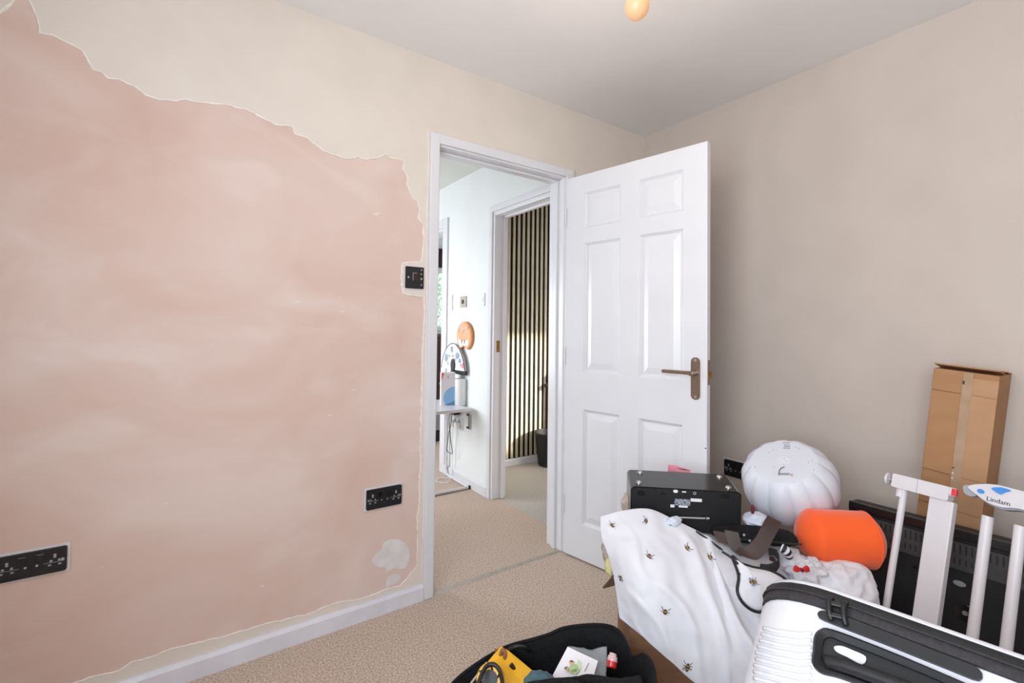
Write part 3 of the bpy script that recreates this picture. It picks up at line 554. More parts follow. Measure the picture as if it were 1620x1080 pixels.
# ------------------------------------------------------------------ slatted room: waste bin and dark wooden stand
bc = (2.665, 3.2); wb = thing('waste_bin', (bc[0], bc[1], 0), 'black round waste bin in front of the slatted wall', 'bin')
T = Matrix.Translation((bc[0], bc[1], 0)); MB().lathe([(0.105, 0.0), (0.110, 0.004), (0.142, 0.275), (0.146, 0.275), (0.146, 0.283), (0.138, 0.283), (0.106, 0.012), (0.001, 0.010)], 36, T).obj('bucket', M_BLACKP, wb, smooth='auto')
MB().tube([V((bc[0]+0.1425*math.cos(2*math.pi*q/36), bc[1]+0.1425*math.sin(2*math.pi*q/36), 0.283)) for q in range(36)], 0.005, 6, closed=True).obj('rim', M_BLACK, wb, smooth=True)
def blob(name, M, rx, ry, rz, mt, parent=None, seed=0, amp=0.18, freq=2.2, nu=28, nv=18, flat=0.0):
    "crumpled cloth heap: a folded closed surface"
    P = []
    for i in range(nv+1):
        th = math.pi*i/nv; row = []
        for j in range(nu):
            ph = 2*math.pi*j/nu; d = V((math.sin(th)*math.cos(ph), math.sin(th)*math.sin(ph), math.cos(th)))
            q = d*freq + V((seed*3.1, seed*1.7, seed)); k = 1 + amp*(noise.noise(q)*0.9 + 0.55*(1-2*abs(noise.noise(q*2.1+V((5, 1, 2)))))-0.25)
            e = V((d.x*rx*k, d.y*ry*k, d.z*rz*k))
            if e.z < -rz*(1-flat): e.z = -rz*(1-flat)
            row.append(M @ e)
        P.append(row)
    b = MB().grid(P, cv=True); return b.obj(name, mt, parent, smooth=True, subsurf=1)
tag(blob('crumpled_wrapper', Matrix.Translation((bc[0]+0.03, bc[1]-0.05, 0.275)), 0.05, 0.05, 0.045, M_RED, None, 3, 0.4), 'crumpled red wrapper sticking out of the black bin', 'wrapper')
sd = thing('wooden_stand', (2.86, 3.34, 0), 'dark brown wooden rack behind the black waste bin', 'rack')
MB().box((2.735, 3.328, 0), (2.98, 3.352, 0.66)).obj('back_board', M_DWOOD, sd, bevel=0.003); MB().box((2.705, 3.27, 0.66), (3.02, 3.352, 0.69)).obj('top_board', M_DWOOD, sd, bevel=0.004)
for x0 in (2.98, 2.86): MB().box((x0, 3.29, 0.0), (x0+0.02, 3.328, 0.66)).obj('upright', M_DWOOD, sd, bevel=0.002)
tag(blob('folded_jacket', Matrix.Translation((2.87, 3.305, 0.745)), 0.13, 0.035, 0.055, M_CANVAS, None, 5, 0.2, flat=0.15), 'dark folded jacket on the wooden rack', 'jacket')

# ------------------------------------------------------------------ far room sliver: cabinet, blind, foliage outside
cb = thing('storage_cabinet', (2.25, 4.6, 0), 'dark brown storage cabinet in the far room', 'cabinet')
MB().box((1.95, 4.50, 0.0), (2.75, 4.77, 0.12)).obj('plinth', M_BLACK, cb); MB().box((1.95, 4.48, 0.12), (2.75, 4.77, 0.30)).obj('drawer_front', M_GREYP, cb, bevel=0.003)
MB().box((1.95, 4.50, 0.30), (2.75, 4.77, 1.10)).obj('carcass', M_DWOOD, cb, bevel=0.004); MB().box((2.2, 4.47, 0.60), (2.30, 4.485, 0.615)).obj('handle', M_CHROME, cb)
bd = thing('roller_blind', (2.5, 4.75, 1.86), 'dark brown roller blind above the far window', 'blind'); MB().box((1.92, 4.755, 1.86), (3.15, 4.765, 2.05)).obj('fabric', M_BLIND, bd); MB().tube([V((1.92, 4.755, 2.05)), V((3.15, 4.755, 2.05))], 0.02, 10).obj('roller', M_BLIND, bd, smooth=True)
fb = thing('garden_shrub', (3.2, 7.2, 0), 'leafy green shrub outside the far room window', 'shrub')
MB().tube([V((3.3, 7.3, 0)), V((3.28, 7.3, 0.9)), V((3.35, 7.25, 1.8))], [0.05, 0.04, 0.02], 8).obj('trunk', M_BARK, fb)
rr = random.Random(7); b = MB()
for q in range(2600):
    d = V((rr.gauss(0, 1), rr.gauss(0, 1), rr.gauss(0, 1))).normalized()*rr.uniform(0.6, 1.0)
    c = V((3.3+d.x*0.8, 7.3+d.y*0.6, 1.35+d.z*0.95)); e1 = V((rr.uniform(-1, 1), rr.uniform(-1, 1), rr.uniform(-1, 1))).normalized(); e2 = e1.cross(V((rr.uniform(-1, 1), rr.uniform(-1, 1), rr.uniform(-1, 1)))).normalized()
    L = rr.uniform(0.04, 0.07); b.add([c-e1*L, c+e2*L*0.4, c+e1*L, c-e2*L*0.4], [(0, 1, 2, 3)])
lf = b.obj('foliage', M_LEAF, fb); lf['kind'] = 'stuff'
struct(MB().box((-3, 5.35, -0.2), (9, 12, -0.1)).obj('ground', mat('lawn', (92, 120, 70), 0.95, noise_=20, c2=(120, 146, 90))))
# ------------------------------------------------------------------ clutter against the right wall
# television seen from behind
TVX, TVL = 2.02, 0.713
tv = thing('television', (1.98, 0.2, 0), 'black flat television standing back to front beside the right wall', 'television')
lean = math.radians(6); TM = frame((TVX-0.57*math.tan(lean), TVL, 0.002), (0, -1, 0), (math.sin(lean), 0, math.cos(lean)))   # x right, y up, z towards camera
TH = 0.57; TW = 0.98
MB().prism(rrect(0, 0, TW, TH, 0.008), -0.055, 0.0, TM).obj('rear_shell', M_BLACKP, tv, bevel=0.004)
b = MB(); b.box((0, TH-0.030, 0), (TW, TH, 0.012), TM).box((0, 0, 0), (TW, 0.02, 0.012), TM).box((0, 0.02, 0), (0.014, TH-0.030, 0.012), TM).box((TW-0.014, 0.02, 0), (TW, TH-0.030, 0.012), TM); b.obj('bezel', M_BLACKG, tv, bevel=0.003)
MB().box((0.03, TH-0.125, 0), (TW-0.03, TH-0.042, 0.006), TM).obj('vent_panel', M_VENT, tv, bevel=0.002)
sv = MB().box((-0.002, TH-0.075, 0.0055), (0.002, TH-0.047, 0.0066), TM); sv = sv.obj('vent_slot', M_BLACK, tv)
sv2 = MB().box((-0.0018, TH-0.108, 0.0055), (0.0018, TH-0.090, 0.0066), TM).obj('vent_slot', M_BLACK, tv)
xdir = TM.col[0].to_3d(); ov = sv.matrix_parent_inverse.copy()
for q in range(0, 62):
    for src, st_ in ((sv, 1), (sv2, 1)):
        if src is sv2 and (q % 12) in (10, 11, 0): continue
        o = src.copy(); COL.objects.link(o); o.parent = tv; o.matrix_parent_inverse = ov; o.location = xdir*(0.07+0.0136*q)
bpy.data.objects.remove(sv); bpy.data.objects.remove(sv2)
MB().prism(circ(0.315, TH-0.245, 0.026, 24), 0, 0.008, TM).obj('round_mount', M_BLACKG, tv, bevel=0.002); MB().prism(circ(0.315, TH-0.245, 0.007, 12), 0.008, 0.010, TM).obj('mount_screw', M_SCREW, tv)
MB().prism(circ(0.30, TH-0.165, 0.015, 18, 0.008), 0, 0.004, TM).obj('label_oval', M_GREYP, tv)
MB().prism(circ(0.19, TH-0.16, 0.006, 12), 0, 0.003, TM).obj('screw_cap', M_BLACKG, tv)
# tall carton tilted against the wall
rl = math.radians(5.6); cx0 = onx(1478, 577, 2.150)
CM = frame((2.150, cx0.y, cx0.z), (0, -math.cos(rl), -math.sin(rl)), (0, -math.sin(rl), math.cos(rl)))   # x right, y up, z to camera
Wb = 0.163; Hb = 1.062; Db = 0.178
tb = thing('tall_carton', (2.24, 0.5, 0), 'tall narrow cardboard carton taped shut, tilted against the right wall', 'box')
MB().box((0, -Hb, -Db), (Wb, -0.010, 0), CM).obj('carton_body', M_CARD, tb, bevel=0.003)
for q, (y0, z0, y1, z1) in enumerate(((-0.012, -Db, -0.002, -Db/2), (-0.012, -Db/2+0.004, 0.004, 0.0))):
    MB().add([CM @ V(p) for p in ((0, y0, z0), (Wb, y0, z0), (Wb, y1, z1), (0, y1, z1), (0, y0+0.004, z0), (Wb, y0+0.004, z0), (Wb, y1+0.004, z1), (0, y1+0.004, z1))], [(0,1,2,3),(7,6,5,4),(0,4,5,1),(1,5,6,2),(2,6,7,3),(3,7,4,0)]).obj('top_flap', M_CARD, tb)
MB().box((0.082, -Hb+0.02, 0.0), (0.163, -0.028, 0.0022), CM).obj('overlap_flap', mat('cardboard light', (178, 136, 101), 0.8, noise_=9, c2=(182, 141, 106), bump=(160, 0.08), stretch=(1, 1, 3)), tb)
MB().box((0.078, -Hb+0.03, 0.0024), (0.103, -0.012, 0.0029), CM).obj('tape', M_TAPE, tb)
for y0 in (-0.085, -0.365, -0.48): MB().box((0.001, y0, 0.0001), (0.162, y0+0.0016, 0.0026), CM).obj('crease', M_CARDD, tb)
MB().box((0.078, -0.052, 0.0022), (0.083, -0.040, 0.0032), CM).obj('scuff', M_BLACK, tb); MB().box((0.060, -0.60, 0.0), (0.170, -0.593, 0.010), CM).obj('loose_flap_edge', M_CARD, tb, bevel=0.002)
for q in range(3): MB().box((0.079, -0.34-0.018*q, 0.0028), (0.083, -0.335-0.018*q, 0.0036), CM).obj('tape_crinkle', M_PAPER if q else M_BLACK, tb)

# baby gate, leaning back
ya = math.radians(-10); gu = V((math.sin(ya), -math.cos(ya), 0)); gb = V((math.cos(ya), math.sin(ya), 0)); la = math.radians(17); gw = V((0, 0, math.cos(la))) + gb*math.sin(la)
GP = at(1418, 752, 1.5); GM = frame(GP, gu, gw)      # z -> towards camera
GN = GM.col[2].to_3d()
def gl(x, y): p = onplane(x, y, GP, GN) - GP; return p.dot(gu), p.dot(gw)
GL_ = GP.z/math.cos(la)
gt = thing('safety_gate', (GP.x-0.2, GP.y-0.15, 0), 'white metal baby safety gate leaning in front of the television', 'gate')
x0, y0 = gl(1415, 768); x1, y1 = gl(1508, 776)
MB().prism(rrect(0.0, -0.037, 0.142, 0.004, 0.006), -0.012, 0.022, GM).obj('top_rail', M_WGATE, gt, bevel=0.003)
MB().box((0.0665, -0.0375, -0.0125), (0.0675, 0.0045, 0.0225), GM).obj('rail_seam', M_GREYP, gt)
MB().box((0.128, -0.020, 0.0), (0.156, 0.004, 0.020), GM).obj('latch_block', M_WGATE, gt, bevel=0.003); MB().box((0.147, -0.018, 0.006), (0.158, 0.002, 0.021), GM).obj('red_indicator', M_REDP, gt, bevel=0.001)
MB().tube([GM @ V((0.0, -0.016, 0.005)), GM @ V((-0.014, -0.016, 0.005))], 0.0045, 10).obj('pressure_bolt', M_CHROME, gt); 
MB().lathe([(0.006, 0), (0.017, 0.002), (0.019, 0.006), (0.012, 0.011), (0.005, 0.012)], 20, GM @ Matrix.Translation((-0.013, -0.016, 0.005)) @ Matrix.Rotation(-math.pi/2, 4, 'Y')).obj('wall_cup', M_WGATE, gt, smooth='auto')
def gtube(px, r, nm, ytop):
    xx = gl(*px)[0]; MB().tube([GM @ V((xx, ytop, 0)), GM @ V((xx, -GL_+0.012, 0))], r, 14).obj(nm, M_WGATE, gt, smooth='auto')
    return xx
gtube((1422, 830), 0.0095, 'upright_tube', -0.03); xx = gl(1422, 800)[0]
MB().tube([GM @ V((xx, -0.036, 0)), GM @ V((xx, -0.062, 0))], 0.0125, 14).obj('tube_socket', M_WGATE, gt, smooth='auto')
xa = gl(1462, 880)[0]; xb = gl(1499, 880)[0]
MB().box((xa-0.003, -GL_+0.012, -0.012), (xb+0.003, -0.036, 0.014), GM).obj('flat_post', M_WGATE, gt, bevel=0.003)
gtube((1556, 870), 0.0125, 'upright_tube', -0.048); gtube((1610, 870), 0.0125, 'upright_tube', -0.05); gtube((1668, 870), 0.0125, 'upright_tube', -0.05); gtube((1728, 870), 0.0125, 'upright_tube', -0.05)
hx = [gl(*p) for p in ((1538, 771), (1575, 768), (1620, 778), (1700, 800), (1700, 826), (1640, 812), (1615, 806), (1590, 804), (1570, 797), (1555, 787))]
hpts = [(p.x, p.y) for p in spline([V(p) for p in hx], 5, True)]
MB().prism(hpts, -0.016, 0.024, GM).obj('handle_housing', M_WGATE, gt, bevel=0.004)
cxm = sum(p[0] for p in hpts)/len(hpts); cym = sum(p[1] for p in hpts)/len(hpts)
MB().prism([(cxm+(p[0]-cxm)*1.015, cym+(p[1]-cym)*1.07-0.003) for p in hpts], -0.018, 0.010, GM).obj('grey_underside', M_GREYP, gt, bevel=0.003)
tp_ = [gl(*p) for p in ((1527, 770), (1537, 769), (1548, 783), (1540, 786), (1529, 781))]
MB().prism([(p.x, p.y) for p in spline([V(p) for p in tp_], 4, True)], -0.008, 0.012, GM).obj('latch_tongue', M_GREYP, gt, bevel=0.002)
FR = GM.copy(); 
def gface(x, y):  p = onplane(x, y, GP+GN*0.024, GN)-GP; return V((p.dot(gu), p.dot(gw)))
c = gface(1552, 777); MB().prism(circ(c.x, c.y, 0.0075, 18, 0.006), 0.024, 0.027, GM).obj('blue_button', M_BLUEP, gt, bevel=0.001)
bp_ = [gface(*p) for p in ((1569, 772), (1585, 771), (1600, 776), (1590, 779), (1584, 782), (1577, 779))]
MB().prism([(p.x, p.y) for p in spline(bp_, 4, True)], 0.024, 0.027, GM).obj('blue_slider', M_BLUEP, gt, bevel=0.001)
def text(body, M, size, mt, parent, name, ext=0.0004):
    cu = bpy.data.curves.new(name, 'FONT'); cu.body = body; cu.size = size; cu.extrude = ext; cu.resolution_u = 2
    tmp = bpy.data.objects.new('tmp', cu); COL.objects.link(tmp); dg = bpy.context.evaluated_depsgraph_get()
    me = bpy.data.meshes.new_from_object(tmp.evaluated_get(dg)); bpy.data.objects.remove(tmp)
    me.transform(M); me.materials.clear(); me.materials.append(mt); me.name = name
    o = bpy.data.objects.new(name, me); COL.objects.link(o); o.parent = parent
    if parent.type == 'EMPTY': o.matrix_parent_inverse = Matrix.Translation(-parent.location)
    return o
c = gface(1560, 791); text('Lindam', GM @ Matrix.Translation((c.x, c.y, 0.0245)), 0.0165, M_INK, gt, 'lettering')
MB().box((0.005, -GL_+0.001, -0.012), (0.48, -GL_+0.022, 0.012), GM).obj('bottom_rail', M_WGATE, gt, bevel=0.003)

# ------------------------------------------------------------------ open carton full of bedding
cr = V((math.cos(YAW), -math.sin(YAW), 0)); cf = V((math.sin(YAW), math.cos(YAW), 0))
def cpos(lat, dep, z=0.0): return cr*lat + cf*dep + V((0, 0, z))
ka = math.radians(8); KM = frame(cpos(0.363, 1.425), cr*math.cos(ka)-cf*math.sin(ka), cf*math.cos(ka)+cr*math.sin(ka))                 # x right, y away from camera, z up
KW, KD, KH = 0.60, 0.42, 0.36
kc = thing('open_carton', cpos(0.66, 1.58), 'open brown cardboard carton under the bee print bedding', 'box'); th = 0.006
MB().box((0, 0, 0), (KW, th, KH), KM).obj('front_side', M_CARDD, kc); MB().box((0, KD-th, 0), (KW, KD, KH), KM).obj('back_side', M_CARDD, kc)
MB().box((0, th, 0), (th, KD-th, KH), KM).obj('left_side', M_CARDD, kc); MB().box((KW-th, th, 0), (KW, KD-th, KH), KM).obj('right_side', M_CARDD, kc)
MB().box((th, th, 0), (KW-th, KD-th, th), KM).obj('base', M_CARDD, kc)
fl = [at(*p) for p in ((954, 931, 1.50), (978, 903, 1.46), (1000, 900, 1.47), (1002, 918, 1.44))]
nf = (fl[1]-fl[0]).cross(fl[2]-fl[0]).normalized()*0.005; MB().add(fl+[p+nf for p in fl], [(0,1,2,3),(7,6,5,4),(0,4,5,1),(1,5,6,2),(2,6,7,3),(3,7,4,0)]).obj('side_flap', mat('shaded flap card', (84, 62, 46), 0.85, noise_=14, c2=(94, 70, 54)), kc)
tag(blob('folded_duvet', KM @ Matrix.Translation((0.30, 0.21, 0.375)), 0.265, 0.18, 0.115, M_GREYF, None, 11, 0.10, 2.0, 40, 24), 'pale grey folded duvet filling the open carton', 'duvet')

# bee print cover, draped over the carton's front
rows = [[(950, 817, 1.60), (985, 808, 1.60), (1028, 805, 1.585), (1075, 826, 1.57), (1115, 845, 1.55), (1146, 867, 1.53), (1205, 905, 1.49)],
        [(953, 850, 1.555), (990, 846, 1.51), (1030, 850, 1.49), (1076, 866, 1.48), (1120, 886, 1.465), (1156, 905, 1.45), (1222, 946, 1.41)],
        [(966, 886, 1.50), (994, 890, 1.425), (1030, 900, 1.395), (1078, 920, 1.385), (1126, 945, 1.375), (1166, 965, 1.36), (1232, 1006, 1.32)],
        [(975, 928, 1.46), (1002, 943, 1.385), (1036, 963, 1.345), (1085, 990, 1.335), (1136, 1015, 1.32), (1178, 1035, 1.30), (1240, 1072, 1.27)],
        [(981, 977, 1.43), (1012, 1001, 1.38), (1049, 1035, 1.335), (1099, 1079, 1.325), (1148, 1112, 1.31), (1190, 1140, 1.29), (1250, 1172, 1.26)]]
P = net([[at(*p) for p in r] for r in rows], 12, 9); R_, C_ = len(P), len(P[0])
nd = (-FW*0.8 + V((0, 0, 0.5))).normalized(); Q = []
for i, row in enumerate(P):
    t = i/(R_-1); out = []
    for j, p in enumerate(row):
        s_ = j/(C_-1); ed = min(1, t*4+0.25)
        ph = s_*5.2 - t*1.9 + 1.1*noise.noise(V((s_*2.3, t*2, 0)))
        fold = (1-abs(math.sin(ph*math.pi)))**2.0*(0.35+0.9*abs(noise.noise(V((s_*3.1+2, t*1.7, 9)))))
        d = 0.034*fold*ed*(0.10+s_*1.0) + 0.007*noise.noise(V((s_*9-t*3, t*2.2, 4))) + 0.004*noise.noise(V((s_*16, t*14, 7)))
        out.append(p + nd*(d-0.006))
    Q.append(out)
bee_cover = MB().grid(Q); cov = tag(bee_cover.obj('duvet_cover', M_WHITEF, None, smooth=True, solid=0.004, subsurf=1), 'white bee print duvet cover draped over the open carton', 'duvet cover')
bv = BVHTree.FromPolygons([tuple(p) for p in bee_cover.v], bee_cover.f)
def hit(tree, x, y):
    loc, nor, idx, dist = tree.ray_cast(CAM, ray(x, y).normalized())
    if loc is None: return None
    if nor.dot(CAM-loc) < 0: nor = -nor
    return loc, nor
def bee(tree, x, y, ang, sz, parent):
    h = hit(tree, x, y)
    if not h: return
    loc, nor = h; e = RT*math.cos(ang)+UP*math.sin(ang); M = frame(loc+nor*0.0035, e, nor.cross(e)); r = None
    b = MB()
    for k in range(5):
        b.cur = k % 2; w0 = sz*0.34*math.sin(math.pi*(k+0.6)/6.0); w1 = sz*0.34*math.sin(math.pi*(k+1.6)/6.0); a0 = -sz*0.5+sz*0.2*k
        b.add([M @ V(p) for p in ((a0, -w0, 0), (a0+sz*0.2, -w1, 0), (a0+sz*0.2, w1, 0), (a0, w0, 0), (a0, -w0*0.4, 0.0012), (a0+sz*0.2, -w1*0.4, 0.0012), (a0+sz*0.2, w1*0.4, 0.0012), (a0, w0*0.4, 0.0012))], [(0, 1, 5, 4), (4, 5, 6, 7), (7, 6, 2, 3)])
    b.cur = 0
    for sgn in (-1, 1):
        for a0, a1 in ((-0.15, 0.05), (0.1, 0.12), (0.3, 0.5)): b.tube([M @ V((sz*a0, sgn*sz*0.2, 0.0004)), M @ V((sz*(a0+a1)*0.9, sgn*sz*0.55, 0.0002))], sz*0.035, 4)
    b.cur = 2
    for sgn in (-1, 1):
        b.add([M @ V(p) for p in ((sz*0.12, sgn*sz*0.1, 0.0008), (sz*-0.25, sgn*sz*0.62, 0.0004), (sz*-0.45, sgn*sz*0.5, 0.0004), (sz*-0.3, sgn*sz*0.22, 0.0006))], [(0, 1, 2, 3)])
    o = b.obj('bee_motif', [M_INK, M_GOLD, M_GBLUE], parent); o['kind'] = 'stuff' if False else ''
    del o['kind']; return o
for x, y, a in ((969, 834, 1.6), (1024, 826, 2.6), (1026, 883, 1.2), (1085, 869, 0.6), (1120, 883, 0.4), (984, 912, 1.3), (1051, 969, 1.35), (1087, 1054, 1.4), (1061, 831, 2.8)): bee(bv, x, y, a, 0.024 if (x, y) != (1061, 831) else 0.011, cov)

MB().tube(spline([(hit(bv, x, y) or (at(x, y, 1.5), V((0, 0, 1))))[0]+nd*0.004 for x, y in ((1100, 841), (1113, 849), (1128, 860), (1142, 871), (1152, 884), (1160, 898))], 4), 0.004, 8).obj('piping', M_BLACK, cov, smooth=True)
# bee print pillow with black piping
pp = [at(x_, y_, d_-0.075) for x_, y_, d_ in ((1158, 880, 1.47), (1170, 890, 1.455), (1190, 897, 1.45), (1218, 903, 1.45), (1243, 917, 1.44), (1250, 938, 1.42), (1226, 958, 1.39), (1200, 968, 1.365), (1178, 957, 1.37), (1166, 936, 1.385), (1168, 910, 1.42))]
pr = spline(pp, 4, True); cen = sum(pr, V((0, 0, 0)))/len(pr); pn = -(FW*0.7-V((0, 0, 0.6))).normalized()
pil = thing('pillow', cen-V((0, 0, 0.03)), 'white bee print pillow with black piping beside the suitcase', 'pillow')
P = []
for k in range(7):
    q = k/6; P.append([cen.lerp(e, q) + pn*(0.028*(1-q**2.2)) + pn*0.004*noise.noise(e*20*q) for e in pr])
for k in range(5, -1, -1):
    q = k/6; P.append([cen.lerp(e, q) - pn*(0.022*(1-q**2.2)) for e in pr])
bp = MB().grid(P, cv=True); bp.obj('pillow_body', M_WHITEF, pil, smooth=True)
MB().tube([p+pn*0.002 for p in pr], 0.0042, 8, closed=True).obj('piping', M_BLACK, pil, smooth=True)
MB().tube(spline([at(x_, y_, d_-0.075) for x_, y_, d_ in ((1142, 872, 1.47), (1153, 879, 1.46), (1164, 888, 1.45), (1170, 898, 1.44), (1171, 910, 1.42))], 6), 0.0036, 8).obj('piping', M_BLACK, pil, smooth=True)
pbv = BVHTree.FromPolygons([tuple(p) for p in bp.v], bp.f); bee(pbv, 1191, 921, 0.1, 0.02, pil)

# radio, upside down, back towards the camera
A = at(998, 769, 1.63); B = at(1174, 779, 1.575); ux = (B-A); Wr = ux.length; ux.normalize()
uy = (V((0, 0, 1)) - ux*ux.z - cf*0.10).normalized(); RM = frame(A, ux, uy)        # z towards camera
Hr, Dr = 0.150, 0.150
ra = thing('radio', (A+B)/2-uy*Hr, 'black radio lying upside down on the bedding', 'radio')
pr_ = rrect(0, -Hr, Wr, 0, 0.016, 6)
MB().prism(pr_, -Dr, -0.004, RM).obj('cabinet', M_BLACKG, ra, bevel=0.004)
MB().prism(rrect(0.004, -Hr+0.004, Wr-0.004, -0.004, 0.014, 6), -0.004, 0.001, RM).obj('back_panel', M_BLACKP, ra, bevel=0.002)
for fx, fz in ((0.030, -0.03), (Wr-0.035, -0.03), (0.045, -Dr+0.03), (Wr-0.04, -Dr+0.03)):
    MB().lathe([(0.0095, 0), (0.0095, 0.003), (0.0075, 0.007), (0.003, 0.009)], 16, RM @ Matrix.Translation((fx, 0, fz)) @ Matrix.Rotation(-math.pi/2, 4, 'X')).obj('foot', M_CHROME, ra, smooth='auto')
def rx(x, y): p = onplane(x, y, A+RM.col[2].to_3d()*0.001, RM.col[2].to_3d())-A; return p.dot(RM.col[0].to_3d()), p.dot(RM.col[1].to_3d())
def rbox(x0, y0, x1, y1, nm, mt, h=0.0006, rad=None):
    a = rx(x0, y1); c = rx(x1, y0); w_, h_ = c[0]-a[0], c[1]-a[1]; rr_ = min(abs(w_), abs(h_))*(rad if rad else 0.12)
    return MB().prism(rrect(a[0], a[1], c[0], c[1], rr_, 4), 0.001, 0.001+h, RM).obj(nm, mt, ra)
rbox(1065, 774.5, 1072.5, 779, 'oval_label', M_PAPER, rad=0.48); rbox(1079, 777, 1085.5, 778.6, 'printed_text', M_PAPER)
rbox(1067, 790, 1092, 798.5, 'rating_label', M_LABEL); rbox(1092.5, 789, 1110.5, 792.8, 'serial_label', M_PAPER)
rbox(1060.5, 798, 1067, 802, 'printed_mark', M_PAPER); rbox(1073.5, 800, 1088, 802, 'printed_text', M_PAPER)
c = rx(1099, 780); MB().tube([RM @ V((c[0]+0.0042*math.cos(t), c[1]+0.0042*math.sin(t), 0.0012)) for t in [q*0.5236 for q in range(12)]], 0.0007, 5, closed=True).obj('power_symbol', M_PAPER, ra)
for x0, y0, x1, y1 in ((1008, 776.5, 1021, 783), (1140, 782, 1155, 788.5)): rbox(x0, y0, x1, y1, 'keyhole_slot', M_FELT, 0.0008, 0.45)
c = rx(1049, 783); MB().lathe([(0.002, 0), (0.009, 0), (0.009, 0.003), (0.006, 0.003)], 18, RM @ Matrix.Translation((c[0], c[1], 0.001))).obj('power_jack', M_BLACKG, ra, smooth='auto')
MB().prism(circ(c[0], c[1]+0.001, 0.0014, 8), 0.001, 0.004, RM).obj('jack_pin', M_SCREW, ra)
for x0, y0 in ((1006, 772), (1037, 774), (1117, 777), (1154, 777.5), (1160, 826)): c = rx(x0, y0); MB().prism(circ(c[0], c[1], 0.003, 10), 0.001, 0.0016, RM).obj('screw_hole', M_FELT, ra)
a = rx(1064, 816.5); c = rx(1121, 818.5); MB().tube([RM @ V((a[0], a[1], 0.008)), RM @ V((c[0]-0.012, c[1], 0.008))], 0.0042, 12).obj('aerial', M_CHROME, ra, smooth='auto')
MB().tube([RM @ V((c[0]-0.010, c[1], 0.008)), RM @ V((c[0], c[1], 0.008))], 0.0062, 12).obj('aerial_knuckle', M_CHROME, ra, smooth='auto')

# fabric and card tucked round the radio
tag(blob('knitted_jumper', Matrix.Translation(at(1003, 798, 1.76)), 0.045, 0.04, 0.06, M_BEIGEF, None, 2, 0.3), 'beige knitted jumper bunched behind the radio', 'jumper')
tag(blob('grey_cloth', Matrix.Translation(at(966, 872, 1.60)), 0.03, 0.03, 0.035, M_BEIGEF, None, 6, 0.3), 'grey brown cloth edge under the duvet cover corner', 'cloth')
tag(blob('yellow_cloth', Matrix.Translation(at(966, 896, 1.56)), 0.018, 0.02, 0.03, mat('pale yellow cloth', (226, 220, 160), 0.9, noise_=30, c2=(214, 206, 140)), None, 8, 0.3), 'pale yellow cloth above the carton flap', 'cloth')
pk = [at(*p) for p in ((1056, 752, 1.80), (1057.5, 735.5, 1.79), (1068, 736, 1.785), (1092, 743, 1.775), (1092, 756, 1.775))]
nk = (cf*0.004); MB_pk = MB().add(pk+[p+nk for p in pk], [(0,1,2,3,4),(9,8,7,6,5)]+[(i, i+5, (i+1) % 5+5, (i+1) % 5) for i in range(5)])
pko = thing('pink_folder', (pk[0]+pk[4])/2, 'pink card folder poking up behind the radio', 'folder'); MB_pk.obj('cover', M_PINK, pko)
q4 = [at(*p)-cf*0.001 for p in ((1067, 739.2, 1.783), (1084, 742, 1.777), (1092, 744.5, 1.773), (1080, 742.8, 1.778))]; MB().add(q4+[p+nk*0.2 for p in q4], [(0,1,2,3),(7,6,5,4),(0,4,5,1),(1,5,6,2),(2,6,7,3),(3,7,4,0)]).obj('dark_print', M_INK, pko)
o = tag(blob('blue_shirt', Matrix.Translation(at(1066, 824, 1.565)), 0.032, 0.02, 0.013, M_BLUEF, None, 9, 0.3), 'pale blue shirt tucked under the radio aerial', 'shirt')
ws = tag(blob('white_shirt', Matrix.Translation(at(1196, 822, 1.61)), 0.048, 0.04, 0.022, M_BLUEF, None, 12, 0.28, 2.6), 'pale blue and white shirt crumpled between radio and pumpkin', 'shirt')
tag(blob('maroon_cloth', Matrix.Translation(at(1191, 806, 1.565)), 0.006, 0.006, 0.014, M_MAROON, None, 13, 0.3), 'small maroon cloth beside the white pumpkin', 'cloth')

# white pumpkin lying tipped so its flat base shows
pc = at(1249, 763, 1.75); Rp = 71*1.75/F_PX*0.965
vd = (CAM-pc).normalized(); upi = (UP*0.957-RT*0.29); upi = (upi-vd*upi.dot(vd)).normalized(); ax = vd*math.cos(math.radians(44))+upi*math.sin(math.radians(44))
PM = frame(pc, ax.orthogonal(), ax.cross(ax.orthogonal())); Hp = 0.73
pu = thing('pumpkin', pc-V((0, 0, Rp)), 'white ceramic pumpkin tipped with its flat base showing', 'pumpkin')
P = []; NL = 13; NN = NL*12
prf = [(0.0, 0.66), (0.25, 0.66), (0.45, 0.662), (0.62, 0.665), (0.67, 0.66), (0.70, 0.645), (0.78, 0.585), (0.88, 0.47), (0.95, 0.34), (0.995, 0.14), (1.0, 0.0), (0.985, -0.16), (0.94, -0.33), (0.85, -0.50), (0.70, -0.63), (0.50, -0.69), (0.30, -0.66), (0.15, -0.58), (0.0, -0.54)]
for r_, z_ in prf:
    row = []
    for k in range(NN):
        ph = 2*math.pi*k/NN; lobe = abs(math.sin(ph*NL/2)); amp = 0.07*min(1, max(0, (r_-0.62)/0.14)) if z_ > 0 else 0.07*min(1, r_/0.6)
        rr_ = Rp*max(r_, 0.002)*(1-amp*(1-lobe**0.6)); row.append(PM @ V((rr_*math.cos(ph), rr_*math.sin(ph), Rp*z_)))
    P.append(row)
MB().grid(P, cv=True).obj('shell', M_PUMP, pu, smooth=True)
MB().lathe([(0.022, 0), (0.022, 0.0006), (0.002, 0.0009)], 24, PM @ Matrix.Translation((0, 0, Rp*0.662))).obj('base_plug', mat('recessed plug', (222, 221, 228), 0.5, noise_=30, c2=(216, 215, 222)), pu, smooth='auto')
axn = ax.normalized(); ptop = pc+axn*(Rp*0.668)
